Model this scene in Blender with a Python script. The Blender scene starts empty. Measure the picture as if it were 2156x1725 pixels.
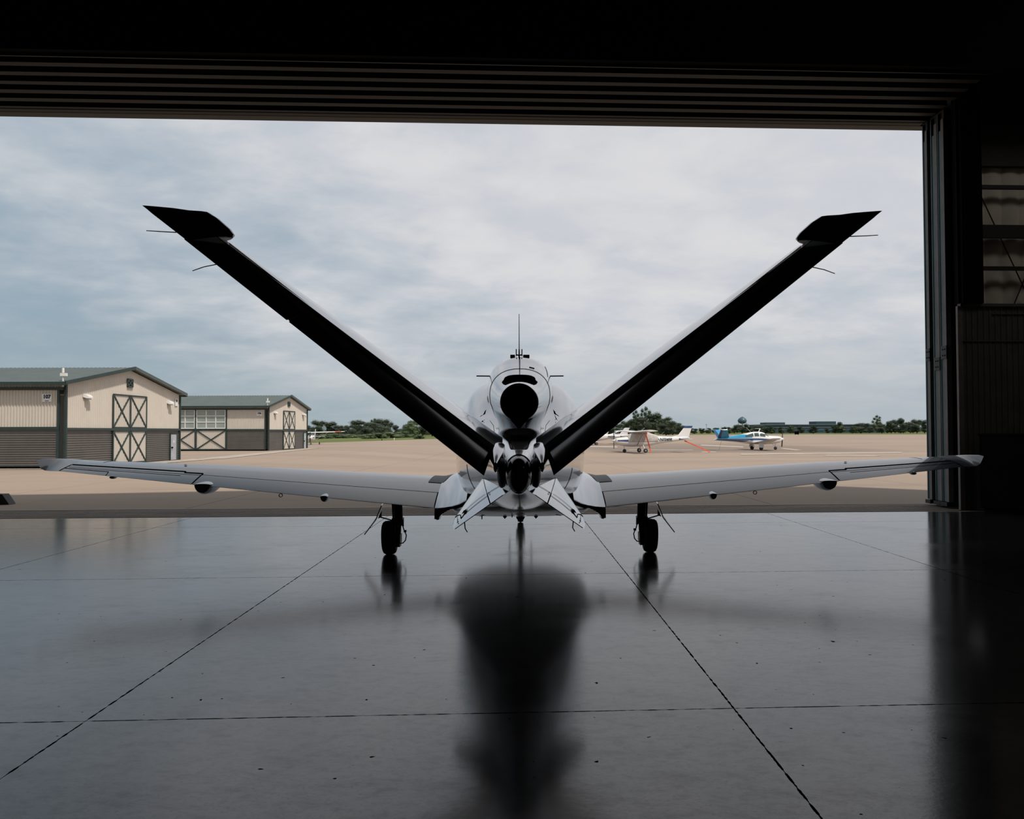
import bpy, math, random
from mathutils import Vector, Matrix
random.seed(7)
SC = bpy.context.scene
COL = SC.collection
rad = math.radians
sin, cos, pi = math.sin, math.cos, math.pi

# ------------------------------------------------------------------ camera
F, CX, CY, W, H, CZ = 1725.0, 1165.0, 862.0, 2156.0, 1725.0, 1.54
yaw = math.atan(85 / F); pitch = math.atan(46 / F); roll = rad(0.17)
fw = Vector((sin(yaw) * cos(pitch), cos(yaw) * cos(pitch), sin(pitch)))
rt = Vector((cos(yaw), -sin(yaw), 0)); up = rt.cross(fw)
r2 = rt * cos(roll) - up * sin(roll); u2 = up * cos(roll) + rt * sin(roll)
cd = bpy.data.cameras.new('camera'); cam = bpy.data.objects.new('camera', cd); COL.objects.link(cam)
cam.matrix_world = Matrix(((r2.x, u2.x, -fw.x, 0), (r2.y, u2.y, -fw.y, 0), (r2.z, u2.z, -fw.z, CZ), (0, 0, 0, 1)))
cd.sensor_width = 36; cd.lens = 36 * F / W
cd.shift_x = (W / 2 - CX) / W; cd.shift_y = (CY - H / 2) / W
cd.clip_end = 6000
SC.camera = cam
SC.view_settings.view_transform = 'Standard'
SC.view_settings.look = 'None'
SC.view_settings.exposure = 0.0
SC.view_settings.gamma = 1.0
SC.view_settings.use_curve_mapping = False

# ------------------------------------------------------------------ sky
world = bpy.data.worlds.new('overcast_sky'); SC.world = world; world.use_nodes = True
wn = world.node_tree; wn.nodes.clear()
def N(t, typ, **kw):
    n = t.nodes.new(typ)
    for k, v in kw.items(): setattr(n, k, v)
    return n
def setin(t, sock, v):
    if hasattr(v, 'is_output') or isinstance(v, bpy.types.NodeSocket): t.links.new(v, sock)
    elif isinstance(v, (tuple, list)) and len(v) == 3 and sock.type == 'RGBA': sock.default_value = (*v, 1)
    else: sock.default_value = v
def M(t, op, a, b=None, c=None, clamp=False):
    n = N(t, 'ShaderNodeMath', operation=op, use_clamp=clamp)
    setin(t, n.inputs[0], a)
    if b is not None: setin(t, n.inputs[1], b)
    if c is not None: setin(t, n.inputs[2], c)
    return n.outputs[0]
def MIX(t, f, a, b, blend='MIX'):
    n = N(t, 'ShaderNodeMix', data_type='RGBA', blend_type=blend)
    setin(t, n.inputs[0], f); setin(t, n.inputs[6], a); setin(t, n.inputs[7], b)
    return n.outputs[2]
def NOISE(t, vec, scale, detail=4, rough=.5, dist=0.):
    n = N(t, 'ShaderNodeTexNoise')
    if vec is not None: t.links.new(vec, n.inputs['Vector'])
    n.inputs['Scale'].default_value = scale; n.inputs['Detail'].default_value = detail
    n.inputs['Roughness'].default_value = rough; n.inputs['Distortion'].default_value = dist
    return n.outputs['Fac']
def RAMP(t, f, a, b, smooth=True):
    n = N(t, 'ShaderNodeMapRange', interpolation_type='SMOOTHSTEP' if smooth else 'LINEAR')
    setin(t, n.inputs[0], f); n.inputs[1].default_value = a; n.inputs[2].default_value = b
    return n.outputs[0]
tc = N(wn, 'ShaderNodeTexCoord'); sp = N(wn, 'ShaderNodeSeparateXYZ'); wn.links.new(tc.outputs['Generated'], sp.inputs[0])
sx, sy, sz = sp.outputs
den = M(wn, 'ADD', M(wn, 'MAXIMUM', sz, 0.0), 0.22)
cb = N(wn, 'ShaderNodeCombineXYZ')
wn.links.new(M(wn, 'DIVIDE', sx, den), cb.inputs[0]); wn.links.new(M(wn, 'DIVIDE', sy, den), cb.inputs[1])
mp = N(wn, 'ShaderNodeMapping'); wn.links.new(cb.outputs[0], mp.inputs[0])
mp.inputs['Location'].default_value = (3.1, 1.7, 0.4); mp.inputs['Scale'].default_value = (1, 1.15, 1); mp.inputs['Rotation'].default_value = (0, 0, rad(-28))
n1 = NOISE(wn, mp.outputs[0], 1.0, 7, .52, .15)
n2 = NOISE(wn, mp.outputs[0], 3.4, 6, .55, .2)
az = M(wn, 'DIVIDE', sx, M(wn, 'MAXIMUM', M(wn, 'ABSOLUTE', sy), .05))      # left of the axis -, right +
bias = M(wn, 'MULTIPLY_ADD', RAMP(wn, az, -.55, .2), .42, -.12)
bias = M(wn, 'ADD', bias, M(wn, 'MULTIPLY', RAMP(wn, sz, .05, .34), .16))
cl = M(wn, 'ADD', M(wn, 'MULTIPLY_ADD', n1, .95, M(wn, 'MULTIPLY', n2, .42)), bias)
cl = RAMP(wn, cl, .46, .98)
blue = MIX(wn, RAMP(wn, sz, .0, .25), (.30, .395, .46), (.285, .385, .475))
white = MIX(wn, RAMP(wn, n2, .35, .7), (.60, .62, .665), (.70, .70, .715))
sky = MIX(wn, cl, blue, white)
hz = RAMP(wn, sz, .15, .0)
sky = MIX(wn, M(wn, 'MULTIPLY', hz, .72), sky, (.36, .43, .465))
bg = N(wn, 'ShaderNodeBackground'); wn.links.new(sky, bg.inputs[0]); bg.inputs[1].default_value = 1.0
wo = N(wn, 'ShaderNodeOutputWorld'); wn.links.new(bg.outputs[0], wo.inputs[0])

# ------------------------------------------------------------------ sun (behind the hangar, veiled by thin cloud)
sd = bpy.data.lights.new('sun', 'SUN'); sun = bpy.data.objects.new('sun', sd); COL.objects.link(sun)
sd.energy = 3.4; sd.angle = rad(2.0); sd.color = (1.0, .93, .84)
sun.rotation_euler = Vector((-.385, .385, -.839)).to_track_quat('-Z', 'Y').to_euler()
sun.location = (0, -40, 60)

# ------------------------------------------------------------------ helpers
def tag(o, label=None, cat=None, group=None, kind=None):
    if label: o['label'] = label
    if cat: o['category'] = cat
    if group: o['group'] = group
    if kind: o['kind'] = kind
    return o
def empty(name, loc, rz=0, label=None, cat=None, group=None):
    o = bpy.data.objects.new(name, None); COL.objects.link(o)
    o.location = loc; o.rotation_euler = (0, 0, rz); o.empty_display_size = .2
    return tag(o, label, cat, group)
def copy_tree(o, parent=None):
    c = o.copy(); COL.objects.link(c); c.parent = parent
    for ch in list(o.children): copy_tree(ch, c)
    return c
class MB:
    def __init__(s): s.v = []; s.f = []; s.sm = []
    def add(s, vs, fs, smooth=False):
        b = len(s.v); s.v += [tuple(v) for v in vs]; s.f += [tuple(i + b for i in f) for f in fs]; s.sm += [smooth] * len(fs)
        return s
    def box(s, x0, x1, y0, y1, z0, z1):
        return s.add([(x, y, z) for z in (z0, z1) for y in (y0, y1) for x in (x0, x1)],
                     [(0, 2, 3, 1), (4, 5, 7, 6), (0, 1, 5, 4), (2, 6, 7, 3), (0, 4, 6, 2), (1, 3, 7, 5)])
    def hexa(s, p):      # 8 points: bottom quad ccw, top quad ccw
        return s.add(p, [(3, 2, 1, 0), (4, 5, 6, 7), (0, 1, 5, 4), (1, 2, 6, 5), (2, 3, 7, 6), (3, 0, 4, 7)])
    def bar(s, a, b, w, h=None, upv=(0, 0, 1)):      # rectangular bar from a to b
        a = Vector(a); b = Vector(b); d = (b - a).normalized(); h = h or w
        u = Vector(upv)
        if abs(d.dot(u)) > .97: u = Vector((0, 1, 0))
        r = d.cross(u).normalized(); u = r.cross(d)
        q = [(-1, -1), (1, -1), (1, 1), (-1, 1)]
        return s.hexa([a + r * i * w / 2 + u * j * h / 2 for i, j in q] + [b + r * i * w / 2 + u * j * h / 2 for i, j in q])
    def tube(s, pts, r, n=10, cap=True):
        pts = [Vector(p) for p in pts]; rs = r if isinstance(r, (list, tuple)) else [r] * len(pts)
        b0 = []; pu = None
        for i, p in enumerate(pts):
            d = (pts[min(i + 1, len(pts) - 1)] - pts[max(i - 1, 0)]).normalized()
            if pu is None: pu = Vector((0, 0, 1)) if abs(d.z) < .9 else Vector((0, 1, 0))
            rr = d.cross(pu).normalized(); pu = rr.cross(d)
            b0 += [p + (rr * cos(2 * pi * k / n) + pu * sin(2 * pi * k / n)) * rs[i] for k in range(n)]
        f = [(i * n + k, i * n + (k + 1) % n, (i + 1) * n + (k + 1) % n, (i + 1) * n + k) for i in range(len(pts) - 1) for k in range(n)]
        s.add(b0, f, True)
        if cap:
            m = len(s.v); s.add([], []);
            L = (len(pts) - 1) * n; o = m - len(b0)
            s.f += [tuple(o + k for k in reversed(range(n))), tuple(o + L + k for k in range(n))]; s.sm += [False, False]
        return s
    def lathe(s, c, axis, prof, n=32):      # prof: (offset along axis, radius)
        c = Vector(c); a = Vector(axis).normalized(); u = Vector((0, 0, 1)) if abs(a.z) < .9 else Vector((1, 0, 0))
        r = a.cross(u).normalized(); u = r.cross(a)
        vs = [c + a * t + (r * cos(2 * pi * k / n) + u * sin(2 * pi * k / n)) * max(q, 1e-4) for t, q in prof for k in range(n)]
        return s.add(vs, [(i * n + k, i * n + (k + 1) % n, (i + 1) * n + (k + 1) % n, (i + 1) * n + k) for i in range(len(prof) - 1) for k in range(n)], True)
    def ell(s, c, r, n=16, m=10):
        vs = []; 
        for i in range(m + 1):
            t = pi * i / m
            for k in range(n): vs.append((c[0] + r[0] * sin(t) * cos(2 * pi * k / n), c[1] + r[1] * sin(t) * sin(2 * pi * k / n), c[2] - r[2] * cos(t)))
        return s.add(vs, [(i * n + k, i * n + (k + 1) % n, (i + 1) * n + (k + 1) % n, (i + 1) * n + k) for i in range(m) for k in range(n)], True)
    def loft(s, rings, cap=True, smooth=True, closed=True):
        n = len(rings[0]); o = len(s.v)
        kk = range(n) if closed else range(n - 1)
        s.add([p for r in rings for p in r], [(i * n + k, i * n + (k + 1) % n, (i + 1) * n + (k + 1) % n, (i + 1) * n + k) for i in range(len(rings) - 1) for k in kk], smooth)
        if cap and closed:
            L = (len(rings) - 1) * n
            s.f += [tuple(o + k for k in reversed(range(n))), tuple(o + L + k for k in range(n))]; s.sm += [False, False]
        return s
    def prism(s, poly, a, b):      # poly: list of 3D points; translated by a and b
        n = len(poly); a = Vector(a); b = Vector(b)
        return s.add([Vector(p) + a for p in poly] + [Vector(p) + b for p in poly],
                     [tuple(reversed(range(n))), tuple(range(n, 2 * n))] + [(k, (k + 1) % n, n + (k + 1) % n, n + k) for k in range(n)])
    def build(s, name, mt, parent=None, loc=None):
        me = bpy.data.meshes.new(name); me.from_pydata([tuple(v) for v in s.v], [], s.f)
        me.polygons.foreach_set('use_smooth', s.sm); me.materials.append(mt)
        me.update(); me.validate(); me.set_sharp_from_angle(angle=rad(38))
        o = bpy.data.objects.new(name, me); COL.objects.link(o); o.parent = parent
        if loc: o.location = loc
        return o
def corr(mb, O, U, V, L, Hh, period, depth, Nn, flip=False):
    """trapezoid profiled sheet: origin O, ribs repeat along U (length L) and run along V (length Hh), normal Nn"""
    O, U, V, Nn = Vector(O), Vector(U), Vector(V), Vector(Nn)
    k = max(1, round(L / period)); p = L / k; pts = []
    for i in range(k):
        for t, d in ((0, 0), (.55, 0), (.65, 1), (.9, 1)): pts.append((i * p + t * p, d * depth))
    pts.append((L, 0))
    vs = [O + U * a + Nn * d for a, d in pts] + [O + U * a + Nn * d + V * Hh for a, d in pts]
    n = len(pts); mb.add(vs, [(i, i + 1, n + i + 1, n + i) for i in range(n - 1)])
    return mb
TEXTN = 0
def text_mesh(name, body, size, mt, parent, loc, rot, align='CENTER', italic=0, sx=1, bold=0.0):
    cu = bpy.data.curves.new(name, 'FONT'); cu.body = body; cu.size = size; cu.align_x = align; cu.align_y = 'CENTER'
    cu.extrude = .004; cu.offset = bold; cu.shear = italic; cu.resolution_u = 3
    t = bpy.data.objects.new(name + '_curve', cu); COL.objects.link(t)
    dg = bpy.context.evaluated_depsgraph_get(); me = bpy.data.meshes.new_from_object(t.evaluated_get(dg))
    bpy.data.objects.remove(t); me.materials.clear(); me.materials.append(mt); me.name = name
    o = bpy.data.objects.new(name, me); COL.objects.link(o); o.parent = parent; o.location = loc; o.rotation_euler = rot; o.scale = (sx, 1, 1)
    return o

# ------------------------------------------------------------------ materials
def mat(name, col, rough=.5, metal=0., col2=None, nscale=3., ndet=4, bump=0., bscale=20., coat=0., spec=.5, rvar=0., stretch=None, bdist=.01):
    m = bpy.data.materials.new(name); m.use_nodes = True; t = m.node_tree; b = t.nodes['Principled BSDF']
    b.inputs['Base Color'].default_value = (*col, 1); b.inputs['Roughness'].default_value = rough; b.inputs['Metallic'].default_value = metal
    b.inputs['Coat Weight'].default_value = coat; b.inputs['Coat Roughness'].default_value = .05; b.inputs['Specular IOR Level'].default_value = spec
    c = N(t, 'ShaderNodeTexCoord'); v = c.outputs['Object']
    if stretch:
        q = N(t, 'ShaderNodeMapping'); t.links.new(v, q.inputs[0]); q.inputs['Scale'].default_value = stretch; v = q.outputs[0]
    if col2 is None: col2 = tuple(x * .82 for x in col)
    nz = NOISE(t, v, nscale, ndet, .6)
    t.links.new(MIX(t, RAMP(t, nz, .35, .65), col, col2), b.inputs['Base Color'])
    if rvar: t.links.new(M(t, 'MULTIPLY_ADD', nz, rvar, rough - rvar / 2), b.inputs['Roughness'])
    if bump:
        bn = N(t, 'ShaderNodeBump'); bn.inputs['Strength'].default_value = bump; bn.inputs['Distance'].default_value = bdist
        t.links.new(NOISE(t, v, bscale, 5, .6), bn.inputs['Height']); t.links.new(bn.outputs[0], b.inputs['Normal'])
    return m
PAINT = mat('silver_grey_aircraft_paint', (.47, .495, .53), .13, .62, (.44, .465, .50), 2, coat=.6, bump=.02, bscale=3)
WPAINT = mat('wing_grey_aircraft_paint', (.055, .078, .108), .26, 0, (.048, .070, .098), 2, coat=.8, spec=.5)
PAINT2 = mat('satin_grey_aircraft_paint', (.42, .43, .45), .22, .8, (.40, .41, .43), 2, coat=.4)
BELLYP = mat('pale_belly_paint', (.55, .55, .56), .35, 0, (.50, .50, .51), 2, coat=.3)
BLK = mat('gloss_black_surface', (.012, .012, .013), .10, 0, (.010, .010, .011), 2, coat=.0, spec=.07)  # even near-black base with very low specular
DULLB = mat('dull_black_metal', (.012, .011, .011), .55, .3, (.006, .006, .006), 9)
SEAM = mat('black_sealant', (.003, .003, .004), .9, 0, (.002, .002, .003), spec=.0)
RUB = mat('tire_rubber', (.018, .018, .019), .7, 0, bump=.2, bscale=60)
DKM = mat('dark_gear_metal', (.05, .045, .04), .45, .6)
CHR = mat('chrome_oleo', (.7, .7, .7), .12, 1)
GRIT = mat('grey_walkway_grit', (.30, .33, .37), .5, 0, (.38, .41, .45), 60, bump=.4, bscale=120)
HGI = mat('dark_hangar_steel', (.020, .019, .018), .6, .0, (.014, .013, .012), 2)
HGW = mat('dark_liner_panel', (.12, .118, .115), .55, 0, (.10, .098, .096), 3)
WALLR = mat('side_wall_insulation', (.55, .50, .43), .8, 0, (.48, .43, .37), 1)
HCH = mat('brown_track_channel', (.020, .016, .014), .7, .0, (.014, .012, .011), 3, stretch=(.4, 4, 4))
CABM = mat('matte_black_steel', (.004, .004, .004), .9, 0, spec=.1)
INS = mat('beige_wall_insulation', (.90, .83, .72), .7, 0, (.80, .72, .62), 1.6)
TEAL = mat('teal_green_door_frame', (.10, .17, .18), .5, .1, (.07, .12, .13), 4, stretch=(1, 1, .2))
TAUP = mat('taupe_door_flange', (.23, .20, .185), .6, 0, (.18, .16, .15), 4)
BEI = mat('beige_metal_siding', (.58, .53, .46), .55, 0, (.55, .50, .44), 1.2)
GRY = mat('charcoal_metal_siding', (.125, .115, .105), .55, 0, (.11, .10, .092), 1.2)
GRN = mat('dark_green_trim', (.022, .042, .038), .5, 0, (.017, .034, .031), 2)
ROOF = mat('green_grey_metal_roof', (.085, .105, .096), .5, .1, (.07, .09, .083), 1.5)
WHT = mat('white_enamel', (.78, .77, .75), .4, 0, (.72, .71, .69), 3)
DOORG = mat('pale_grey_door', (.42, .45, .48), .5, 0)
INK = mat('navy_lettering', (.012, .02, .05), .5, 0)
GLS = mat('dark_window_glass', (.05, .075, .075), .06, 0, (.04, .06, .06), 2, spec=.8)
PANE = mat('translucent_panel', (.30, .34, .31), .25, 0, (.26, .30, .27), 2)
CON = mat('pale_concrete', (.42, .36, .30), .85, 0, (.34, .29, .24), 1.0, bump=.2)
PWH = mat('white_plane_paint', (.74, .72, .70), .3, 0, (.70, .68, .66), 1, coat=.4)
PBL = mat('navy_plane_paint', (.012, .055, .15), .25, 0, (.010, .045, .13), 1, coat=.4)
PTQ = mat('turquoise_plane_paint', (.01, .29, .52), .22, 0, (.01, .26, .47), 1, coat=.5)
PRD = mat('orange_red_paint', (.62, .09, .03), .4, 0)
STR = mat('orange_webbing', (.85, .14, .07), .7, 0)
COV = mat('pale_canvas_cover', (.48, .44, .41), .85, 0, (.40, .37, .35), 3, bump=.5, bscale=4, bdist=.05)
YEL = mat('yellow_sunshade', (.75, .33, .02), .6, 0, (.45, .10, .02), 8)
BARK = mat('tree_bark', (.07, .055, .045), .9, 0)
def leafmat(n, a, b): return mat(n, a, .75, 0, b, .35, 3)
LF = [leafmat('dark_leaves', (.020, .034, .016), (.035, .052, .022)), leafmat('mid_leaves', (.032, .052, .020), (.052, .075, .028)),
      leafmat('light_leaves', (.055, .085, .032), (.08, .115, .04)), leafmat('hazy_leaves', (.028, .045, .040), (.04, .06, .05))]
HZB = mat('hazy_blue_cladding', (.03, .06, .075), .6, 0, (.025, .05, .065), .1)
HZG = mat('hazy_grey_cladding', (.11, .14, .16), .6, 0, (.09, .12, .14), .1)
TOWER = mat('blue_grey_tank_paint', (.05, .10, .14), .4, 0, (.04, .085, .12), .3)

RAILM = mat('worn_rail_steel', (.06, .05, .045), .6, .2, (.10, .085, .07), 2, stretch=(.3, 3, 1))
# hangar floor: sealed, glossy dark concrete with saw-cut joints
def floor_material():
    m = bpy.data.materials.new('sealed_concrete_floor'); m.use_nodes = True; t = m.node_tree; b = t.nodes['Principled BSDF']
    c = N(t, 'ShaderNodeTexCoord'); v = c.outputs['Object']; s = N(t, 'ShaderNodeSeparateXYZ'); t.links.new(v, s.inputs[0])
    x, y = s.outputs[0], s.outputs[1]
    wob = NOISE(t, v, 9, 3); wd = NOISE(t, v, 14, 4)
    px = M(t, 'PINGPONG', M(t, 'ADD', x, 2.28 + 35.0), 1.75)             # joints every 3.5 m
    d = px
    for c0 in (-4.2, .2, 4.53, 8.86, 13.57): d = M(t, 'MINIMUM', d, M(t, 'ABSOLUTE', M(t, 'SUBTRACT', y, c0)))
    d = M(t, 'ADD', d, M(t, 'MULTIPLY_ADD', wob, .005, -.0025))
    wdt = M(t, 'MULTIPLY_ADD', RAMP(t, wd, .38, .58), .0045, .0025)
    joint = M(t, 'LESS_THAN', d, wdt)
    mp = N(t, 'ShaderNodeMapping'); t.links.new(v, mp.inputs[0]); mp.inputs['Scale'].default_value = (1, 1.6, 1); mp.inputs['Rotation'].default_value = (0, 0, .5)
    big = NOISE(t, mp.outputs[0], .55, 6, .62); mid = NOISE(t, mp.outputs[0], 3.2, 7, .66, .4); fine = NOISE(t, v, 45, 4, .7); spk = NOISE(t, v, 17, 2, .4)
    col = MIX(t, RAMP(t, big, .3, .7), (.022, .023, .025), (.040, .039, .038))
    col = MIX(t, M(t, 'MULTIPLY', RAMP(t, mid, .50, .68), .75), col, (.010, .009, .008))
    sp2 = NOISE(t, mp.outputs[0], 55, 3, .5); sp3 = NOISE(t, mp.outputs[0], 11, 8, .75, .3)
    speck = M(t, 'MAXIMUM', RAMP(t, spk, .745, .765), M(t, 'MULTIPLY', RAMP(t, sp2, .58, .66), .45)); speck = M(t, 'MAXIMUM', speck, M(t, 'MULTIPLY', RAMP(t, sp3, .44, .64), .34))
    col = MIX(t, speck, col, (.004, .004, .004)); col = MIX(t, joint, col, (.003, .003, .003))
    t.links.new(col, b.inputs['Base Color'])
    r = M(t, 'MULTIPLY_ADD', mid, .08, .085); r = M(t, 'ADD', r, M(t, 'MULTIPLY', fine, .04)); r = M(t, 'ADD', r, M(t, 'MULTIPLY', RAMP(t, big, .5, .75), .06))
    r = M(t, 'ADD', r, M(t, 'MULTIPLY', joint, .6)); t.links.new(r, b.inputs['Roughness'])
    sl = M(t, 'MULTIPLY', M(t, 'MULTIPLY_ADD', RAMP(t, mid, .45, .75), -.20, FLOOR_SPEC), M(t, 'SUBTRACT', 1.0, M(t, 'MAXIMUM', joint, speck)))
    t.links.new(sl, b.inputs['Specular IOR Level'])
    b.inputs['IOR'].default_value = 1.62
    bn = N(t, 'ShaderNodeBump'); bn.inputs['Strength'].default_value = .10; bn.inputs['Distance'].default_value = .0015
    t.links.new(NOISE(t, v, 38, 3, .55), bn.inputs['Height']); t.links.new(bn.outputs[0], b.inputs['Normal'])
    return m
FLOOR_SPEC = .58
FLOOR = floor_material()
def apron_material():
    m = bpy.data.materials.new('tan_apron_concrete'); m.use_nodes = True; t = m.node_tree; b = t.nodes['Principled BSDF']
    c = N(t, 'ShaderNodeTexCoord'); v = c.outputs['Object']; s = N(t, 'ShaderNodeSeparateXYZ'); t.links.new(v, s.inputs[0])
    mp = N(t, 'ShaderNodeMapping'); t.links.new(v, mp.inputs[0]); mp.inputs['Scale'].default_value = (.35, 1, 1); mp.inputs['Rotation'].default_value = (0, 0, .12)
    big = NOISE(t, mp.outputs[0], .07, 6, .6); mid = NOISE(t, mp.outputs[0], .6, 6, .65); fine = NOISE(t, v, 8, 4)
    col = MIX(t, RAMP(t, big, .38, .62), (.335, .255, .195), (.285, .222, .175))
    col = MIX(t, M(t, 'MULTIPLY', RAMP(t, mid, .5, .75), .35), col, (.20, .155, .125))
    col = MIX(t, M(t, 'MULTIPLY', RAMP(t, fine, .5, .8), .2), col, (.18, .14, .115))
    px = M(t, 'PINGPONG', M(t, 'ADD', s.outputs[0], 600.6), 3.0); py = M(t, 'PINGPONG', M(t, 'ADD', s.outputs[1], 601.3), 3.0)
    j = M(t, 'LESS_THAN', M(t, 'MINIMUM', px, py), .02)
    col = MIX(t, M(t, 'MULTIPLY', j, .6), col, (.09, .07, .055))
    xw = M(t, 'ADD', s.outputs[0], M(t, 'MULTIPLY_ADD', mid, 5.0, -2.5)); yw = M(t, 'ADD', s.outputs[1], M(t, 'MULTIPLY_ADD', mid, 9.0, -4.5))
    tiedown_dark = M(t, 'MULTIPLY', M(t, 'MULTIPLY', RAMP(t, xw, 6, 12), RAMP(t, xw, 46, 36)), M(t, 'MULTIPLY', RAMP(t, yw, 77, 84), RAMP(t, yw, 160, 110)))
    col = MIX(t, M(t, 'MULTIPLY', tiedown_dark, .55), col, (.155, .122, .10))       # darker patch with ragged edges in the tie-down area
    t.links.new(col, b.inputs['Base Color']); b.inputs['Roughness'].default_value = .85; b.inputs['Specular IOR Level'].default_value = .25
    return m
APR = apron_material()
GRASS = mat('mown_grass', (.095, .12, .034), .9, 0, (.135, .155, .05), .02, 8, spec=.1, stretch=(1, .5, 1))
RAILG = mat('rail_bed_concrete', (.46, .36, .29), .8, 0, (.32, .26, .21), 1.5, stretch=(.3, 3, 1))

def S(name, mb, m, parent=None):
    o = mb.build(name, m, parent)
    if parent is None: o['kind'] = 'structure'
    return o

# ================================================================== HANGAR SHELL
JX = 8.58      # x of the open edge of the stacked door leaves
S('floor', MB().box(-16, 14, -14, 15.12, -.25, 0), FLOOR)
S('wall_left', MB().box(-16.3, -16, -14, 17, -.2, 11.5), WALLR)
S('wall_right', MB().box(14, 14.3, -14, 17, -.2, 12.5), WALLR)
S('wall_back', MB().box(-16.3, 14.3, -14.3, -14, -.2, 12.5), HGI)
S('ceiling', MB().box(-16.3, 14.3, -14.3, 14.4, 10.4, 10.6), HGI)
for i, y in enumerate((-10, -4, 2, 8)):      # roof beams
    S('trim_%d' % (i + 20), MB().box(-16, 14, y - .12, y + .12, 9.8, 10.4), HGI)
# added glowing panel, unseen at the upper right, to brighten the inner wall
fillm = bpy.data.materials.new('fill_panel_glow'); fillm.use_nodes = True
fillm.node_tree.nodes['Principled BSDF'].inputs['Emission Color'].default_value = (1, .95, .88, 1); fillm.node_tree.nodes['Principled BSDF'].inputs['Emission Strength'].default_value = 1.9
S('added_fill_panel', MB().box(9.8, 13.6, 9.6, 11.4, 10.36, 10.39), fillm)
# header: outer fascia (unseen top edge shaped for its shadow on the apron), inner wall, recessed track soffit
pf = [(-16.3, 16.72, 7.95), (14.3, 16.72, 7.95), (14.3, 16.72, 11.6), (-1.5, 16.72, 11.2), (-6, 16.72, 9.6), (-10, 16.72, 8.5), (-16.3, 16.72, 8.3)]
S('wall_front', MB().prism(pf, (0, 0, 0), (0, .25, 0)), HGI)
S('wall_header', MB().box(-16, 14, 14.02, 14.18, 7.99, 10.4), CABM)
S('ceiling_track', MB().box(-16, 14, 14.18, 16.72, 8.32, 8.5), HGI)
TR = [(14.45, 14.60), (14.84, 14.99), (15.24, 15.385), (15.625, 15.785), (16.02, 16.18), (16.43, 16.72)]
for i, (a, b) in enumerate(TR):
    mb = MB().box(-16, JX, a, b, 7.955, 8.02)
    mb.box(-16, JX, a, a + .012, 8.02, 8.32)
    if i == 5: mb.box(-16, JX, a + .11, a + .13, 7.945, 7.955)
    else: mb.box(-16, JX, b - .012, b, 8.02, 8.32)
    S('trim_%d' % (i + 1), mb, HCH)
S('trim_7', MB().box(-16, JX, 14.19, 14.22, 7.95, 8.0).box(-16, 14, 14.22, 14.4, 8.25, 8.32), HGI)
# threshold: bed with six floor rails
S('threshold_bed', MB().box(-16, 14, 15.13, 16.9, -.25, -.005), RAILG)
for i, y in enumerate((15.30, 15.58, 15.86, 16.14, 16.42, 16.70)):
    S('trim_%d' % (i + 8), MB().box(-16, 14, y - .04, y - .02, -.005, .002).box(-16, 14, y + .02, y + .04, -.005, .002).box(-16, 14, y - .02, y + .02, -.005, -.0045), RAILM)
# interior wall to the right of the doorway
lw = empty('wall_inner', (0, 0, 0)); lw['kind'] = 'structure'
mb = MB(); corr(mb, (8.70, 15.42, 0), (1, 0, 0), (0, 0, 1), 5.3, 3.93, .115, -.012, (0, 1, 0)); mb.box(8.70, 14, 15.44, 15.5, 0, 3.93)
S('liner_panel', mb, HGW, lw)
mb = MB().box(8.60, 8.70, 15.40, 15.47, 0, 3.94); S('corner_angle', mb, TAUP, lw)
mb = MB().box(8.635, 14, 15.36, 15.47, 3.93, 3.985); mb.box(9.3, 14, 15.39, 15.41, 3.78, 3.80); mb.box(8.7, 14, 15.39, 15.41, 3.25, 3.27)
S('wall_cap', mb, HGW, lw)
mb = MB().box(8.66, 9.07, 15.30, 15.62, 3.985, 10.4); mb.box(8.62, 8.66, 15.40, 15.46, 3.985, 7.95); S('steel_column', mb, CABM, lw)
for z0, z1 in ((6.23, 6.30), (5.27, 5.52), (4.64, 4.71)):
    mb = MB().box(9.07, 14, 15.36, 15.44, z0, z1); S('girt', mb, HGI, lw)
mb = MB()
for i in range(8):
    x0 = 9.07 + i * .36 - .12
    mb.add([(x0 + .01, 15.66, 3.9), (x0 + .12, 15.63, 3.9), (x0 + .24, 15.63, 3.9), (x0 + .35, 15.66, 3.9),
            (x0 + .01, 15.66, 7.2), (x0 + .12, 15.63, 7.2), (x0 + .24, 15.63, 7.2), (x0 + .35, 15.66, 7.2)], [(0, 1, 5, 4), (1, 2, 6, 5), (2, 3, 7, 6)], True)
mb.box(8.95, 14, 15.66, 15.70, 3.9, 10.4); S('insulation_panel', mb, INS, lw)
mb = MB().box(9.07, 14, 15.50, 15.62, 6.72, 10.4); S('upper_beam', mb, HGI, lw)
S('brace_rod', MB().tube([(9.08, 15.5, 6.3), (10.05, 15.5, 4.2)], .013, 6), HGI, lw)
S('brace_rod', MB().tube([(9.80, 15.52, 3.98), (10.75, 15.52, 6.2)], .013, 6), HGI, lw)

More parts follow.
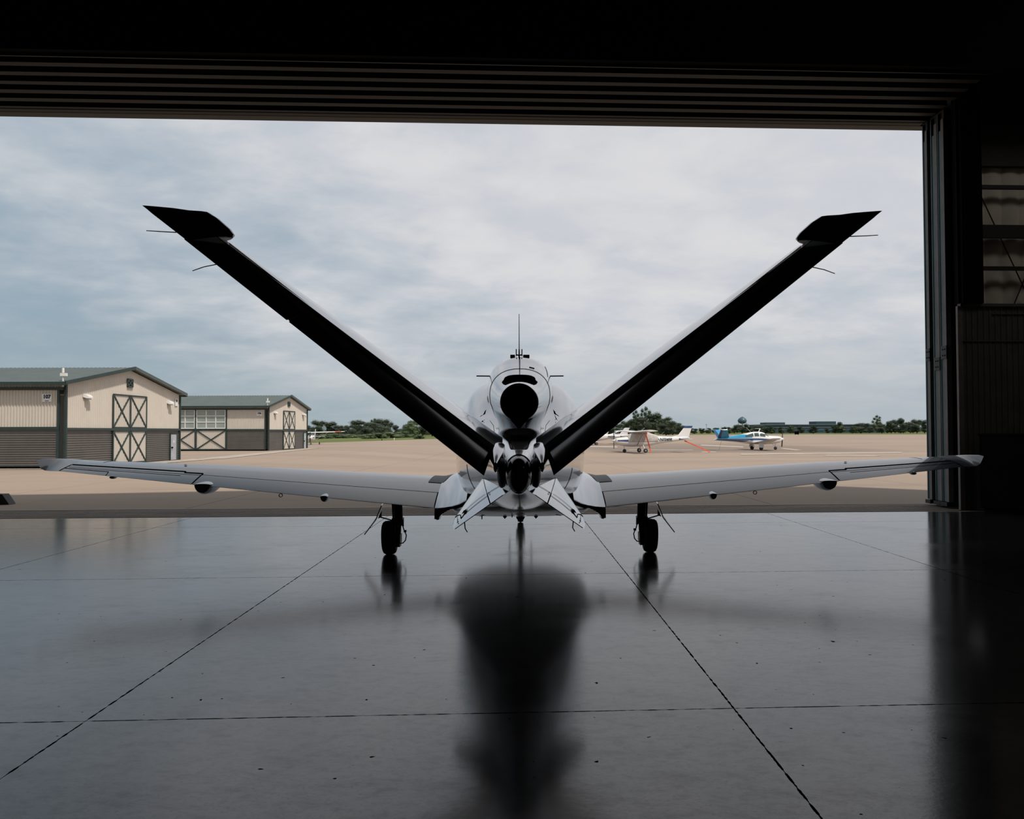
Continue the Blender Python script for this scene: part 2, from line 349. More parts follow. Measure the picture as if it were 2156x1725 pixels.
# stacked sliding door leaves, seen on their open edges
LEAF = [(16.60, 16.40, 3.09, 'sliding door leaf farthest out, its green edge stile against the sky'),
        (16.27, 16.01, 2.87, 'middle sliding door leaf of the stack, its hinge plate set lowest'),
        (16.00, 15.75, 3.08, 'sliding door leaf nearest the hangar floor in the stack')]
for ya, yb, zb, lab in LEAF:
    r = empty('sliding_door_leaf', (JX, (ya + yb) / 2, 0), 0, 'dark ' + lab, 'hangar door')
    hy = (ya - yb) / 2
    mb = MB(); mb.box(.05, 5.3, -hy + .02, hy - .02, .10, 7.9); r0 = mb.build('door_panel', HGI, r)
    mb = MB().box(0, .10, -hy + .84 * hy, hy, .12, 7.9).box(-.012, 0, hy - .03, hy, .12, 7.9); mb.build('edge_stile', TEAL, r)
    mb = MB().box(-.02, .08, -hy, -hy + .84 * hy, .12, 7.75); mb.build('edge_flange', TAUP, r)
    mb = MB().box(-.03, .02, -hy - .005, hy - .05, zb - .13, zb + .13)
    p = mb.build('hinge_plate', mat('hinge_steel', (.05, .048, .047), .5, .5), r)
    for dy in (-.04, .04):
        for dz in (-.06, .06): MB().tube([(-.045, dy - .03, zb + dz), (-.028, dy - .03, zb + dz)], .012, 8).build('bolt', HGI, p)
    MB().box(-.06, .3, -hy, hy, .035, .11).tube([(.1, 0, .06), (.1, 0, .061)], .03).build('bottom_roller', HGI, r)
    MB().box(0, .5, -hy, hy, 7.55, 7.94).build('top_guide', HCH, r)

# black unit standing against the inner wall
r = empty('storage_cabinet', (8.80, 15.12, 0), rad(-68), 'black waist-high cabinet against the dark right-hand wall, behind the wing tip', 'cabinet')
mb = MB().box(0, 2.2, .03, .28, .06, 1.43); mb.build('cabinet_body', CABM, r)
MB().box(-.01, 2.22, .0, .29, 1.43, 1.47).build('cabinet_top', CABM, r)
for i in range(2): MB().box(.04 + i * 1.08, 1.06 + i * 1.08, 0.0, .03, .1, 1.4).build('cabinet_door', CABM, r)
MB().box(.05, 2.15, .08, .26, 0, .06).build('plinth', CABM, r)

# small wedge lying at the far left outside the threshold
mb = MB().prism([(-.55, 0, 0), (.15, 0, 0), (0, 0, .22), (-.25, 0, .22)], (0, -.12, 0), (0, .12, 0))
o = mb.build('wheel_chock', HGI); o.location = (-10.95, 18.3, 0); tag(o, 'small black wedge on the shaded apron at the far left edge', 'chock')

# ================================================================== GROUND
def sstep(a, b, x):
    t = min(1, max(0, (x - a) / (b - a))); return t * t * (3 - 2 * t)
def gz(x, y):
    w = sstep(-15, -3, x)
    return -.65 * (w * sstep(20, 70, y) + (1 - w) * sstep(84, 142, y))
EDGE = [(-400, 120), (-60, 150), (-40, 163), (-24.3, 235), (34.6, 350), (80, 430), (140, 440), (204, 396), (420, 380)]
def edge(x):
    for (x0, y0), (x1, y1) in zip(EDGE, EDGE[1:]):
        if x0 <= x <= x1: return y0 + (y1 - y0) * (x - x0) / (x1 - x0)
xs = [-400, -300, -200, -140, -100, -80, -60, -50, -40] + [-36 + 3 * i for i in range(26)] + [50, 60, 80, 100, 120, 140, 170, 204, 260, 330, 420]
mb = MB(); ny = 70; g = []
for x in xs:
    e = edge(x)
    for j in range(ny + 1):
        y = 16.9 * (e / 16.9) ** (j / ny) if j else 16.9
        g.append((x, y, gz(x, y) - .006))
n = ny + 1
mb.add(g, [(i * n + j, (i + 1) * n + j, (i + 1) * n + j + 1, i * n + j + 1) for i in range(len(xs) - 1) for j in range(ny)], True)
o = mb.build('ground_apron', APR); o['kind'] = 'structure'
mb = MB(); mb.add([(-3000, 84, -.70), (3000, 84, -.70), (3000, 4000, -.70), (-3000, 4000, -.70)], [(0, 1, 2, 3)])
mb.add([(-3000, 84, -.72), (3000, 84, -.72), (3000, -600, -.72), (-3000, -600, -.72)], [(0, 3, 2, 1)])
o = mb.build('ground_grass', GRASS); o['kind'] = 'structure'
# pale concrete walk along the hangar row
def strip(name, pts, m, h=.012):
    mb = MB()
    if len(pts) == 4:
        a, b, c, d = [Vector(p) for p in pts]; q = []
        for i in range(17): q += [a.lerp(b, i / 16).lerp(d.lerp(c, i / 16), k / 4) for k in range(5)]
        mb.add([(p.x, p.y, gz(p.x, p.y) + h) for p in q], [(5 * i + k, 5 * i + 5 + k, 5 * i + 6 + k, 5 * i + 1 + k) for i in range(16) for k in range(4)])
    else: mb.add([(x, y, gz(x, y) + h) for x, y in pts], [tuple(range(len(pts)))])
    o = mb.build(name, m); o['kind'] = 'structure'; return o
strip('trim_40', [(-25.0, 35.2), (-17.6, 35.6), (-16.9, 48), (-18.4, 48.2), (-18.7, 36.4), (-25, 36)], CON)
strip('trim_41', [(-18.2, 48), (-16.6, 48.3), (-18.2, 78.5), (-19.4, 78.5), (-18.9, 68)], CON)
for i, q in enumerate([[(20.3, 72.3), (36.8, 76.0), (38.8, 80.1), (21.6, 76.8)], [(27.1, 117.3), (29.3, 103.2), (31.5, 110.9), (29.4, 127.3)], [(18.7, 80.7), (20.1, 80.4), (21.0, 84.0), (19.6, 84.3)], [(31.9, 97.0), (30.6, 87.6), (32.1, 89.6), (33.3, 99.5)],
                       [(10.2, 110.2), (13.6, 106.3), (14.8, 116.1), (11.2, 120.7)], [(26.5, 68.8), (30.5, 66.8), (31.3, 69.6), (27.8, 71.5)], [(13, 92), (20, 90), (20.5, 93), (13.5, 95)]]): strip('trim_%d' % (50 + i), q, CON, .014)

# ================================================================== HANGAR ROW (two barn-style hangars)
def xbrace(mb, u0, u1, z0, z1, P, w=.07):
    """frame with a diagonal cross between (u0,z0),(u1,z1); P maps (u, z, out) to 3D"""
    nn = P(0, 0, 1) - P(0, 0, 0)
    for a, b in (((u0, z0), (u1, z0)), ((u0, z1), (u1, z1)), ((u0, z0), (u0, z1)), ((u1, z0), (u1, z1)), ((u0, z0), (u1, z1)), ((u0, z1), (u1, z0))):
        mb.bar(P(*a, .06), P(*b, .06), w, .05, nn)
def barn(name, loc, ang, L, label, number, windows, length):
    """gable wall runs along local +y (length L) at x=0 facing +x; front wall at y=0 runs to -x, facing -y"""
    r = empty(name, loc, -rad(ang), label, 'building')
    EZ, RZ, MIDB = 3.62, 4.62, 1.72
    up_ = Vector((0, 0, 1)); g = L / 2
    # gable: upper beige / lower charcoal
    nb = 72; mb = MB(); 
    for i in range(nb * 3):
        y0 = L * i / (nb * 3); y1 = L * (i + 1) / (nb * 3); d0, d1 = ((0, 0), (0, .03), (.03, 0))[i % 3]
        zt = lambda y: EZ + (RZ - EZ) * (1 - abs(y - g) / g)
        mb.add([(d0, y0, MIDB), (d1, y1, MIDB), (d1, y1, zt(y1)), (d0, y0, zt(y0))], [(0, 1, 2, 3)])
    mb.add([(-length, L, 0), (0, L, 0), (0, L, EZ), (-length, L, EZ)], [(0, 1, 2, 3)])
    mb.build('gable_cladding', BEI, r)
    mb = MB(); corr(mb, (0, 0, 0), (0, 0, 1), (0, 1, 0), MIDB - .08, L, .10, .022, (1, 0, 0)); mb.build('lower_cladding', GRY, r)
    mb = MB().bar((.05, 0, MIDB - .03), (.05, L, MIDB - .03), .08, .11).bar((.05, .04, 0), (.05, .04, EZ + .02), .1, .1).bar((.05, L - .04, 0), (.05, L - .04, EZ), .1, .08)
    mb.build('corner_trim', GRN, r)
    # roof with overhangs
    ov, oe = .27, .38; th = .07; sl = (RZ - EZ) / g; ntot = 60
    for sgn in (-1, 1):
        mb = MB(); rr = []
        for i in range(ntot * 4 + 1):
            x = ov - (length + 2 * ov) * i / (ntot * 4); d = (0, .025, .025, 0)[i % 4]
            y_e = g + sgn * (g + oe); z_e = EZ - oe * sl + .12
            rr.append([(x, g, RZ + .12 + d), (x, y_e, z_e + d), (x, y_e, z_e - th), (x, g, RZ + .12 - th)])
        mb.loft(rr, True, False); mb.build('roof_panel', ROOF, r)
    for sgn in (-1, 1):
        y_e = g + sgn * (g + oe); z_e = EZ - oe * sl + .12
        MB().bar((ov, g, RZ + .10), (ov, y_e, z_e - .02), .05, .16).build('rake_trim', GRN if sgn < 0 else ROOF, r)
        MB().bar((ov, y_e, z_e - .05), (-length - ov, y_e, z_e - .05), .06, .15).build('eave_gutter', GRN, r)
    # big decorative barn doors in the gable
    PG = lambda u, z, o: Vector((o, u, z))
    a, b, c = L * .35, L * .497, L * .648
    for u0, u1 in ((a, b), (b, c)):
        mb = MB(); corr(mb, (.045, u0, .05), (0, 1, 0), (0, 0, 1), u1 - u0, 3.3, .16, .012, (1, 0, 0)); d = mb.build('barn_door', BEI, r)
        for z0, z1 in ((.05, MIDB - .12), (MIDB + .05, 3.35)):
            mb = MB(); xbrace(mb, u0 + .03, u1 - .03, z0, z1, PG); mb.build('cross_brace', GRN, d)
    mb = MB(); xbrace(mb, g - .33, g + .17, 3.80, 4.15, PG, .08); mb.add([(.03, g - .33, 3.8), (.03, g + .17, 3.8), (.03, g + .17, 4.15), (.03, g - .33, 4.15)], [(0, 1, 2, 3)]); mb.build('gable_vent', GRN, r)
    for u in (L * .145, L * .875):
        mb = MB().loft([[(.02, u - .22, 3.12), (.02, u + .22, 3.12), (.02, u + .22, 3.26), (.02, u - .22, 3.26)], [(.16, u - .2, 3.07), (.16, u + .2, 3.07), (.16, u + .2, 3.22), (.16, u - .2, 3.22)], [(.27, u - .16, 3.06), (.27, u + .16, 3.06), (.27, u + .16, 3.13), (.27, u - .16, 3.13)]], True, False)
        l = mb.build('wall_lamp', WHT, r); MB().box(.06, .2, u - .14, u + .14, 3.02, 3.07).build('lamp_lens', DOORG, l)
    d = MB().box(.03, .07, L * .897, L * .957, .02, 1.42).build('side_door', DOORG, r)
    MB().bar((.05, L * .893, 0), (.05, L * .893, 1.47), .06, .05).bar((.05, L * .961, 0), (.05, L * .961, 1.47), .06, .05).bar((.05, L * .893, 1.45), (.05, L * .961, 1.45), .06, .05).build('door_frame', GRN, d)
    MB().box(.07, .12, L * .90, L * .912, .66, .74).build('door_handle', SEAM, d)
    text_mesh('door_letter', 'A', .26, WHT, d, (.075, L * .927, 1.0), (pi / 2, 0, pi / 2))
    s = MB().box(.04, .055, L * .943, L * .972, 3.0, 3.4).build('number_sign', WHT, r)
    text_mesh('sign_number', number, .2, INK, s, (.06, L * .957, 3.28), (pi / 2, 0, pi / 2), sx=.7, bold=.006)
    # front: sliding doors
    PF = lambda u, z, o: Vector((-u, -o, z))
    mb = MB(); corr(mb, (0, 0, 3.45), (-1, 0, 0), (0, 0, 1), length, .2, .13, .026, (0, -1, 0)); mb.build('fascia_cladding', BEI, r)
    MB().box(-length, 0, -.10, -.02, 3.36, 3.47).build('door_track', GRN, r)
    MB().box(-length, -.1, -.05, .0, 0, .09).build('sill_rail', SEAM, r)
    x = .16; 
    for k, (w, kind) in enumerate(windows):
        x1 = x + w
        dl = MB()
        if kind == 'plain':
            corr(dl, (-x, -.02, MIDB), (-1, 0, 0), (0, 0, 1), w, 3.38 - MIDB, .13, .026, (0, -1, 0)); d = dl.build('sliding_door', BEI, r)
            q = MB(); corr(q, (-x, -.02, .08), (0, 0, 1), (-1, 0, 0), MIDB - .14, w, .10, .022, (0, -1, 0)); q.build('lower_cladding', GRY, d)
            q = MB().bar(PF(x + .05, .08, .05), PF(x + .05, 3.38, .05), .1, .06, (0, 1, 0)).bar(PF(x1, .08, .05), PF(x1, 3.38, .05), .08, .06, (0, 1, 0)).bar(PF(x, MIDB, .06), PF(x1, MIDB, .06), .06, .13); q.build('door_trim', GRN, d)
        else:
            corr(dl, (-x, -.02, .08), (-1, 0, 0), (0, 0, 1), w, MIDB - .1, .13, .026, (0, -1, 0)); d = dl.build('sliding_door', BEI, r)
            q = MB(); xbrace(q, x + .05, x1 - .03, .12, MIDB - .02, PF, .08); q.bar(PF(x, MIDB + .03, .06), PF(x1, MIDB + .03, .06), .05, .12).bar(PF(x + .03, .08, .05), PF(x + .03, 3.38, .05), .1, .06, (0, 1, 0)); q.build('door_trim', GRN, d)
            wz0, wz1 = MIDB + .1, 3.40
            win = MB().box(-x1 + .04, -x - .10, -.03, -.02, wz0, wz1).build('window', PANE, d)
            q = MB(); 
            for i in range(4): q.bar(PF(x + .12 + (w - .18) * i / 3, wz0, .05), PF(x + .12 + (w - .18) * i / 3, wz1, .05), .06, .04, (0, 1, 0))
            for i in range(4): q.bar(PF(x + .1, wz0 + .03 + (wz1 - wz0 - .06) * i / 3, .05), PF(x1 - .04, wz0 + .03 + (wz1 - wz0 - .06) * i / 3, .05), .04, .06)
            q.build('window_frame', WHT, win)
        x = x1
    s = MB().box(-.90, -.50, -.065, -.05, 2.85, 3.20).build('number_sign', WHT, r)
    text_mesh('sign_number', number, .215, INK, s, (-.70, -.07, 3.07), (pi / 2, 0, 0), bold=.012)
    MB().box(-.78, -.62, -.072, -.066, 2.885, 2.91).build('sign_small_print', INK, s)
    mb = MB().tube([(.0, -.1, 3.5), (.0, -.1, 4.16)], .03, 8).box(-.1, .16, -.16, -.04, 3.95, 4.08).tube([(0, -.1, 4.1), (0, -.1, 4.3)], .05, 8); mb.build('roof_light_mast', WHT, r)
    return r
barn('hangar_building', (-19.19, 36.04, 0), 2.36, 11.0, 'nearest beige and charcoal barn-style hangar numbered 107 at the left edge', '107', [(5.2, 'plain'), (5.2, 'plain')], 12)
barn('hangar_building', (-20.05, 68.2, 0), 4.6, 9.6, 'farther barn-style hangar numbered 106 with white-framed door windows', '106', [(3.25, 'plain'), (2.55, 'win'), (2.55, 'win'), (2.55, 'win')], 14)

# ================================================================== THE JET
# local frame: origin on the floor midway between the main wheels, +y forward, +x right
JET = empty('jet_airplane', (.094, 10.42, 0), rad(-.66), 'silver-grey single-engine jet with a large black V-tail, parked in the hangar doorway', 'airplane')

def herm(tab, y):
    """smooth interpolation of a table of rows (y, a, b, ...) sorted by falling y"""
    if y >= tab[0][0]: return tab[0][1:]
    if y <= tab[-1][0]: return tab[-1][1:]
    for i in range(len(tab) - 1):
        if tab[i][0] >= y >= tab[i + 1][0]: break
    y0, y1 = tab[i][0], tab[i + 1][0]; h = y1 - y0; t = (y - y0) / h; out = []
    for k in range(1, len(tab[0])):
        p0, p1 = tab[i][k], tab[i + 1][k]; s01 = (p1 - p0) / h
        sa = (p0 - tab[i - 1][k]) / (y0 - tab[i - 1][0]) if i > 0 else s01
        sb = (tab[i + 2][k] - p1) / (tab[i + 2][0] - y1) if i + 2 < len(tab) else s01
        m0 = 0 if sa * s01 <= 0 else 2 * sa * s01 / (sa + s01); m1 = 0 if sb * s01 <= 0 else 2 * sb * s01 / (sb + s01)
        out.append((2 * t**3 - 3 * t**2 + 1) * p0 + (t**3 - 2 * t**2 + t) * h * m0 + (-2 * t**3 + 3 * t**2) * p1 + (t**3 - t**2) * h * m1)
    return tuple(out)
def pw(v, e): return math.copysign(abs(v) ** e, v)
class Surf:
    """superellipse body: rows (y, half width, centre z, height up, height down, exponent up, exponent down)"""
    def __init__(s, tab, dent=None): s.tab = tab; s.dent = dent
    def pt(s, y, a, off=0.):
        hw, zc, ht, hb, nt, nb = herm(s.tab, y)
        c, q = cos(a), sin(a); n = nt if q >= 0 else nb; h = ht if q >= 0 else hb
        x = (hw + off) * pw(c, 2 / n); z = zc + (h + off) * pw(q, 2 / n)
        if s.dent and q > 0:
            dp, wd = s.dent(y); z -= dp * math.exp(-(x / wd) ** 4) if dp > 0 else 0
        return Vector((x, y, z))
    def ring(s, y, n=64, off=0.): return [s.pt(y, 2 * pi * k / n, off) for k in range(n)]
    def yat(s, x, z, ya, yb):
        """y where the body (narrowing aft between ya > yb) passes through (x, z)"""
        for _ in range(34):
            m = (ya + yb) / 2; hw, zc, ht, hb, nt, nb = herm(s.tab, m)
            n = nt if z > zc else nb; h = ht if z > zc else hb
            inside = (abs(x) / hw) ** n + (abs(z - zc) / h) ** n < 1
            if inside: ya = m
            else: yb = m
        return (ya + yb) / 2
    def patch(s, mb, y0, y1, afun, ny=24, na=12, off=.004):
        vs = []
        for i in range(ny + 1):
            y = y0 + (y1 - y0) * i / ny; a0, a1 = afun(i / ny)
            vs += [s.pt(y, a0 + (a1 - a0) * j / na, off) for j in range(na + 1)]
        mb.add(vs, [(i * (na + 1) + j, i * (na + 1) + j + 1, (i + 1) * (na + 1) + j + 1, (i + 1) * (na + 1) + j) for i in range(ny) for j in range(na)], True)
        return mb
    def seam(s, mb, pts, w=.006, off=.002):
        """thin line through (y, angle) points, dense enough to follow the skin"""
        P = []
        for (ya, aa), (yb, ab) in zip(pts, pts[1:]):
            for i in range(14): P.append((ya + (yb - ya) * i / 14, aa + (ab - aa) * i / 14))
        P.append(pts[-1]); q = [s.pt(y, a, off) for y, a in P]
        return mb.tube(q, w / 2, 5, False)
    def flat(s, mb, poly, ya, yb, off=.004):
        """small (x, z) outline laid on the aft-facing skin"""
        q = [Vector((x, s.yat(x, z, ya, yb) - off, z)) for x, z in poly]
        c = sum(q, Vector()) / len(q); n = len(q)
        return mb.add([c] + q, [(0, 1 + k, 1 + (k + 1) % n) for k in range(n)])

def dent(y):
    return (.10 * sstep(-2.85, -3.05, y) * (1 - sstep(-4.1, -4.45, y)), .135 + (.050 - .135) * sstep(-2.95, -4.2, y))
def sstep(a, b, x):
    t = min(1, max(0, (x - a) / (b - a))); return t * t * (3 - 2 * t)
FUS = Surf([(4.78, .02, 1.04, .02, .02, 2, 2), (4.6, .17, 1.05, .14, .14, 2, 2), (4.2, .34, 1.08, .28, .28, 2.1, 2.1), (3.5, .55, 1.13, .46, .44, 2.2, 2.1),
            (2.6, .71, 1.20, .74, .60, 2.5, 2.2), (1.6, .78, 1.24, .93, .72, 2.8, 2.3), (.6, .79, 1.24, .98, .76, 2.9, 2.4), (-.3, .78, 1.25, .94, .75, 2.8, 2.4),
            (-1.2, .70, 1.26, .74, .66, 2.6, 2.3), (-2.0, .58, 1.26, .50, .54, 2.4, 2.2), (-2.8, .44, 1.25, .33, .43, 2.2, 2.1), (-3.6, .30, 1.24, .26, .32, 2.1, 2),
            (-4.3, .17, 1.24, .19, .21, 2, 2), (-4.7, .10, 1.24, .13, .14, 2, 2)], dent)
NAC = Surf([(.9, .02, 2.12, .02, .02, 2, 2), (.75, .16, 2.08, .12, .2, 2, 2), (.2, .30, 2.02, .29, .3, 2.2, 2.2), (-.5, .37, 2.00, .40, .38, 2.35, 2.3), (-.9, .375, 1.99, .41, .38, 2.4, 2.3),
            (-1.4, .350, 1.95, .335, .34, 2.4, 2.3), (-1.75, .318, 1.92, .28, .29, 2.3, 2.2), (-2.1, .272, 1.885, .235, .25, 2.2, 2.1), (-2.45, .222, 1.845, .195, .21, 2.05, 2.0), (-2.75, .178, 1.812, .170, .174, 2, 2)])
ys = [4.78 - .06 * i for i in range(12)] + [4.1 - .13 * i for i in range(47)] + [-2.0 - .04 * i for i in range(1, 66)] + [-4.66, -4.7]
ys = sorted(set(ys), reverse=True)
fus = MB().loft([FUS.ring(y, 160) for y in ys]).build('fuselage', PAINT, JET)
ys = sorted(set([.9 - .03 * i for i in range(8)] + [.65 - .1 * i for i in range(24)] + [-1.7 - .035 * i for i in range(30)] + [-2.75]), reverse=True)
ys = [y for y in ys if y >= -2.75]
nac = MB().loft([NAC.ring(y, 80) for y in ys], cap=False).build('engine_nacelle', PAINT, JET)
# exhaust nozzle: lip plus black bore
mb = MB().lathe((-.006, -2.75, 1.812), (0, 1, 0), [(0, .175), (-.012, .177), (-.02, .174), (-.005, .166), (.10, .168), (.5, .15), (.52, .0)], 48)
mb.build('exhaust_nozzle', DULLB, JET)
MB().lathe((-.006, -2.45, 1.812), (0, -1, 0), [(0, .001), (.0, .06), (.08, .05), (.16, .0)], 24).build('exhaust_cone', DULLB, bpy.data.objects['exhaust_nozzle'])
# upper cooling-air slot above the nozzle
P = []
for i in range(13):
    t = i / 12; x = -.180 + .36 * t; u = abs(2 * t - 1); P.append((x, 2.113 - .040 * u ** 4 - .045 * u ** 12))
for i in range(13):
    t = 1 - i / 12; x = -.165 + .33 * t; u = abs(2 * t - 1); P.append((x, 2.013 - .045 * u ** 2 + .035 * u ** 12))
mb = MB()
top = P[:13]; bot = P[13:][::-1]; vs = []
for k in range(13):
    for j in range(5):
        x = top[k][0] + (bot[k][0] - top[k][0]) * j / 4; z = top[k][1] + (bot[k][1] - top[k][1]) * j / 4
        vs.append((x, NAC.yat(x, z, -1.7, -2.74) - .006, z))
mb.add(vs, [(k * 5 + j, k * 5 + j + 1, k * 5 + j + 6, k * 5 + j + 5) for k in range(12) for j in range(4)], True)
mb.build('cooling_slot', SEAM, nac)
def seams(surf, parent, lists):
    for pts, w in lists:
        m_ = MB(); surf.seam(m_, pts, w); m_.build('panel_seam', SEAM, parent)
seams(NAC, nac, [([(-1.75, rad(-40 + 13 * i)) for i in range(21)], .0045), ([(-.9, pi / 2), (-2.1, pi / 2)], .006), ([(-1.0, rad(44)), (-1.2, rad(36)), (-1.45, rad(31))], .0045),
                 ([(-.62, rad(62)), (-.9, rad(60))], .005), ([(-.62, rad(118)), (-.9, rad(120))], .005)])
mb = MB(); NAC.patch(mb, -1.58, -1.63, lambda t: (rad(76), rad(66)), 2, 4); mb.build('vent_slot', SEAM, nac)
# belly fairing
BEL = Surf([(2.3, .25, .62, .08, .06, 2, 2), (1.9, .62, .60, .10, .12, 2.4, 2.6), (1.2, .86, .60, .10, .13, 2.6, 3), (.2, .88, .59, .08, .12, 2.6, 3), (-.5, .80, .60, .07, .085, 2.6, 3), (-1.2, .66, .66, .10, .06, 2.5, 2.8), (-1.9, .46, .75, .12, .06, 2.4, 2.4), (-2.5, .2, .82, .1, .03, 2, 2)])
bel = MB().loft([BEL.ring(2.3 - .1 * i, 48) for i in range(49)]).build('belly_fairing', BELLYP, JET)
seams(BEL, bel, [([(.3, rad(-60)), (-1.1, rad(-62))], .005), ([(.3, rad(-120)), (-1.1, rad(-118))], .005)])
seams(FUS, fus, [([(-2.35, rad(a)) for a in range(-176, -3, 8)], .004)])
for s in (1, -1):
    A = lambda d: rad(d) if s > 0 else rad(180 - d)
    seams(FUS, fus, [([(.2, A(4)), (.2, A(32))], .010), ([(-2.25, A(60)), (-2.5, A(62)), (-2.8, A(60)), (-3.1, A(48)), (-3.4, A(38))], .004)])
# small cooling inlets and drains on the aft shoulders
for s, tris in ((-1, [[(.357, 1.77), (.416, 1.69), (.362, 1.72)], [(.365, 1.645), (.378, 1.65), (.43, 1.59), (.412, 1.59)]]), (1, [[(.352, 1.77), (.41, 1.69), (.357, 1.72)], [(.36, 1.71), (.41, 1.62), (.367, 1.665)]])):
    for tri in tris:
        mb = MB(); FUS.flat(mb, [(s * x, z) for x, z in tri], -.6, -3.4); mb.build('cooling_inlet', SEAM, fus)
    mb = MB(); FUS.flat(mb, [(s * x, z) for x, z in ((.295, 1.56), (.335, 1.535), (.325, 1.53), (.29, 1.55))], -.6, -3.6); mb.build('drain_slot', SEAM, fus)
    for x, z in ((.44, 1.66), (.41, 1.60), (.36, 1.63), (.36, 1.655), (.45, 1.57)):
        mb = MB(); FUS.flat(mb, [(s * (x + .004 * cos(k)), z + .004 * sin(k)) for k in range(6)], -.6, -3.6); mb.build('fastener', SEAM, fus)
# heat shield lining the trough in the aft deck, with its pointed apron below the nozzle
mb = MB(); vs = []
for i in range(41):
    y = -2.96 - 1.26 * i / 40; hw, zc, ht, hb, nt, nb = herm(FUS.tab, y); w = .080 + (.032 - .080) * sstep(-3.0, -4.2, y); w *= (1 - max(0, (i - 34) / 6) ** 2) ** .5 if i > 34 else 1; w = max(w, .002)
    for j in range(17):
        x = -w + 2 * w * j / 16; dp, wd = dent(y); vs.append((x, y, zc + ht * (1 - (abs(x) / hw) ** nt) ** (1 / nt) - dp * math.exp(-(x / wd) ** 4) + .004))
mb.add(vs, [(i * 17 + j, (i + 1) * 17 + j, (i + 1) * 17 + j + 1, i * 17 + j + 1) for i in range(40) for j in range(16)], True)
hs = mb.build('heat_shield', DULLB, JET)  # its black also stands for the dark hangar mirrored in the trough
mb = MB(); mb.add([(-.10, -2.74, 1.675), (.09, -2.74, 1.675), (.06, -2.79, 1.63), (-.006, -2.88, 1.555), (-.072, -2.79, 1.63), (-.05, -2.6, 1.54), (.04, -2.6, 1.54)], [(0, 1, 2, 3, 4), (4, 3, 5), (3, 2, 6), (3, 6, 5)])
mb.build('shield_apron', DULLB, hs)  # black paints in the dark reflection on the lip
# tail cone: black rounded end with silver collar
TC = Surf([(-4.5, .125, 1.245, .155, .16, 2, 2), (-4.7, .100, 1.243, .135, .145, 2, 2), (-4.85, .084, 1.24, .118, .125, 2, 2), (-4.95, .055, 1.235, .08, .085, 2, 2), (-5.0, .015, 1.23, .02, .02, 2, 2)])
tcn = MB().loft([TC.ring(-4.5 - .025 * i, 32) for i in range(21)]).build('tail_cone', BLK, JET)
MB().lathe((0, -4.93, 1.20), (0, -1, 0), [(0, .03), (.06, .028), (.065, .0)], 16).build('tail_light', GLS, tcn)
mb = MB()
for i in range(13):
    a = rad(38 + 104 * i / 12); mb.add([TC.pt(-4.5, a, .006), TC.pt(-4.72, a, .006), ], [])
mb.f += [(2 * i, 2 * i + 2, 2 * i + 3, 2 * i + 1) for i in range(12)]; mb.sm += [True] * 12
mb.build('tail_collar', PAINT, tcn)

# ---- airfoil lofts
def naca(x, t): return t / .2 * (.2969 * math.sqrt(max(x, 0)) - .126 * x - .3516 * x * x + .2843 * x**3 - .1015 * x**4)
def foil_ring(LE, TE, upn, t, x0, x1, cam=.0, n=14, round0=False):
    LE, TE, upn = Vector(LE), Vector(TE), Vector(upn).normalized(); c = (TE - LE).length
    xs_ = [x0 + (x1 - x0) * (.5 - .5 * cos(pi * i / n)) for i in range(n + 1)]
    cm = lambda x: cam * 4 * x * (1 - x)
    U = [LE + (TE - LE) * x + upn * c * (cm(x) + naca(x, t)) for x in reversed(xs_)]
    L = [LE + (TE - LE) * x + upn * c * (cm(x) - naca(x, t)) for x in xs_]
    if x0 == 0: L = L[1:]
    return U + L
def lerp(a, b, t): return tuple(p + (q - p) * t for p, q in zip(a, b))
def stations(tab, x):
    """wing stations: (x, yLE, zLE, yTE, zTE, thickness, camber)"""
    if x <= tab[0][0]: return tab[0]
    for a, b in zip(tab, tab[1:]):
        if a[0] <= x <= b[0]: return lerp(a, b, (x - a[0]) / (b[0] - a[0]) if b[0] > a[0] else 0)
    return tab[-1]
WING = [(.60, 1.25, .80, -.45, .600, .16, .02), (1.04, 1.20, .825, -.45, .612, .15, .02), (3.99, .85, 1.040, -.30, .905, .14, .02), (5.63, .62, 1.145, -.18, 1.070, .11, .015)]
def wring(x, s, x0, x1, **k):
    st = stations(WING, x)
    return foil_ring((s * st[0], st[1], st[2]), (s * st[0], st[3], st[4]), (0, 0.12, 1), st[5], x0, x1, st[6], **k)
def fix(rings, s):      # keep face winding outward on both sides
    return rings if s > 0 else [list(reversed(r)) for r in rings]
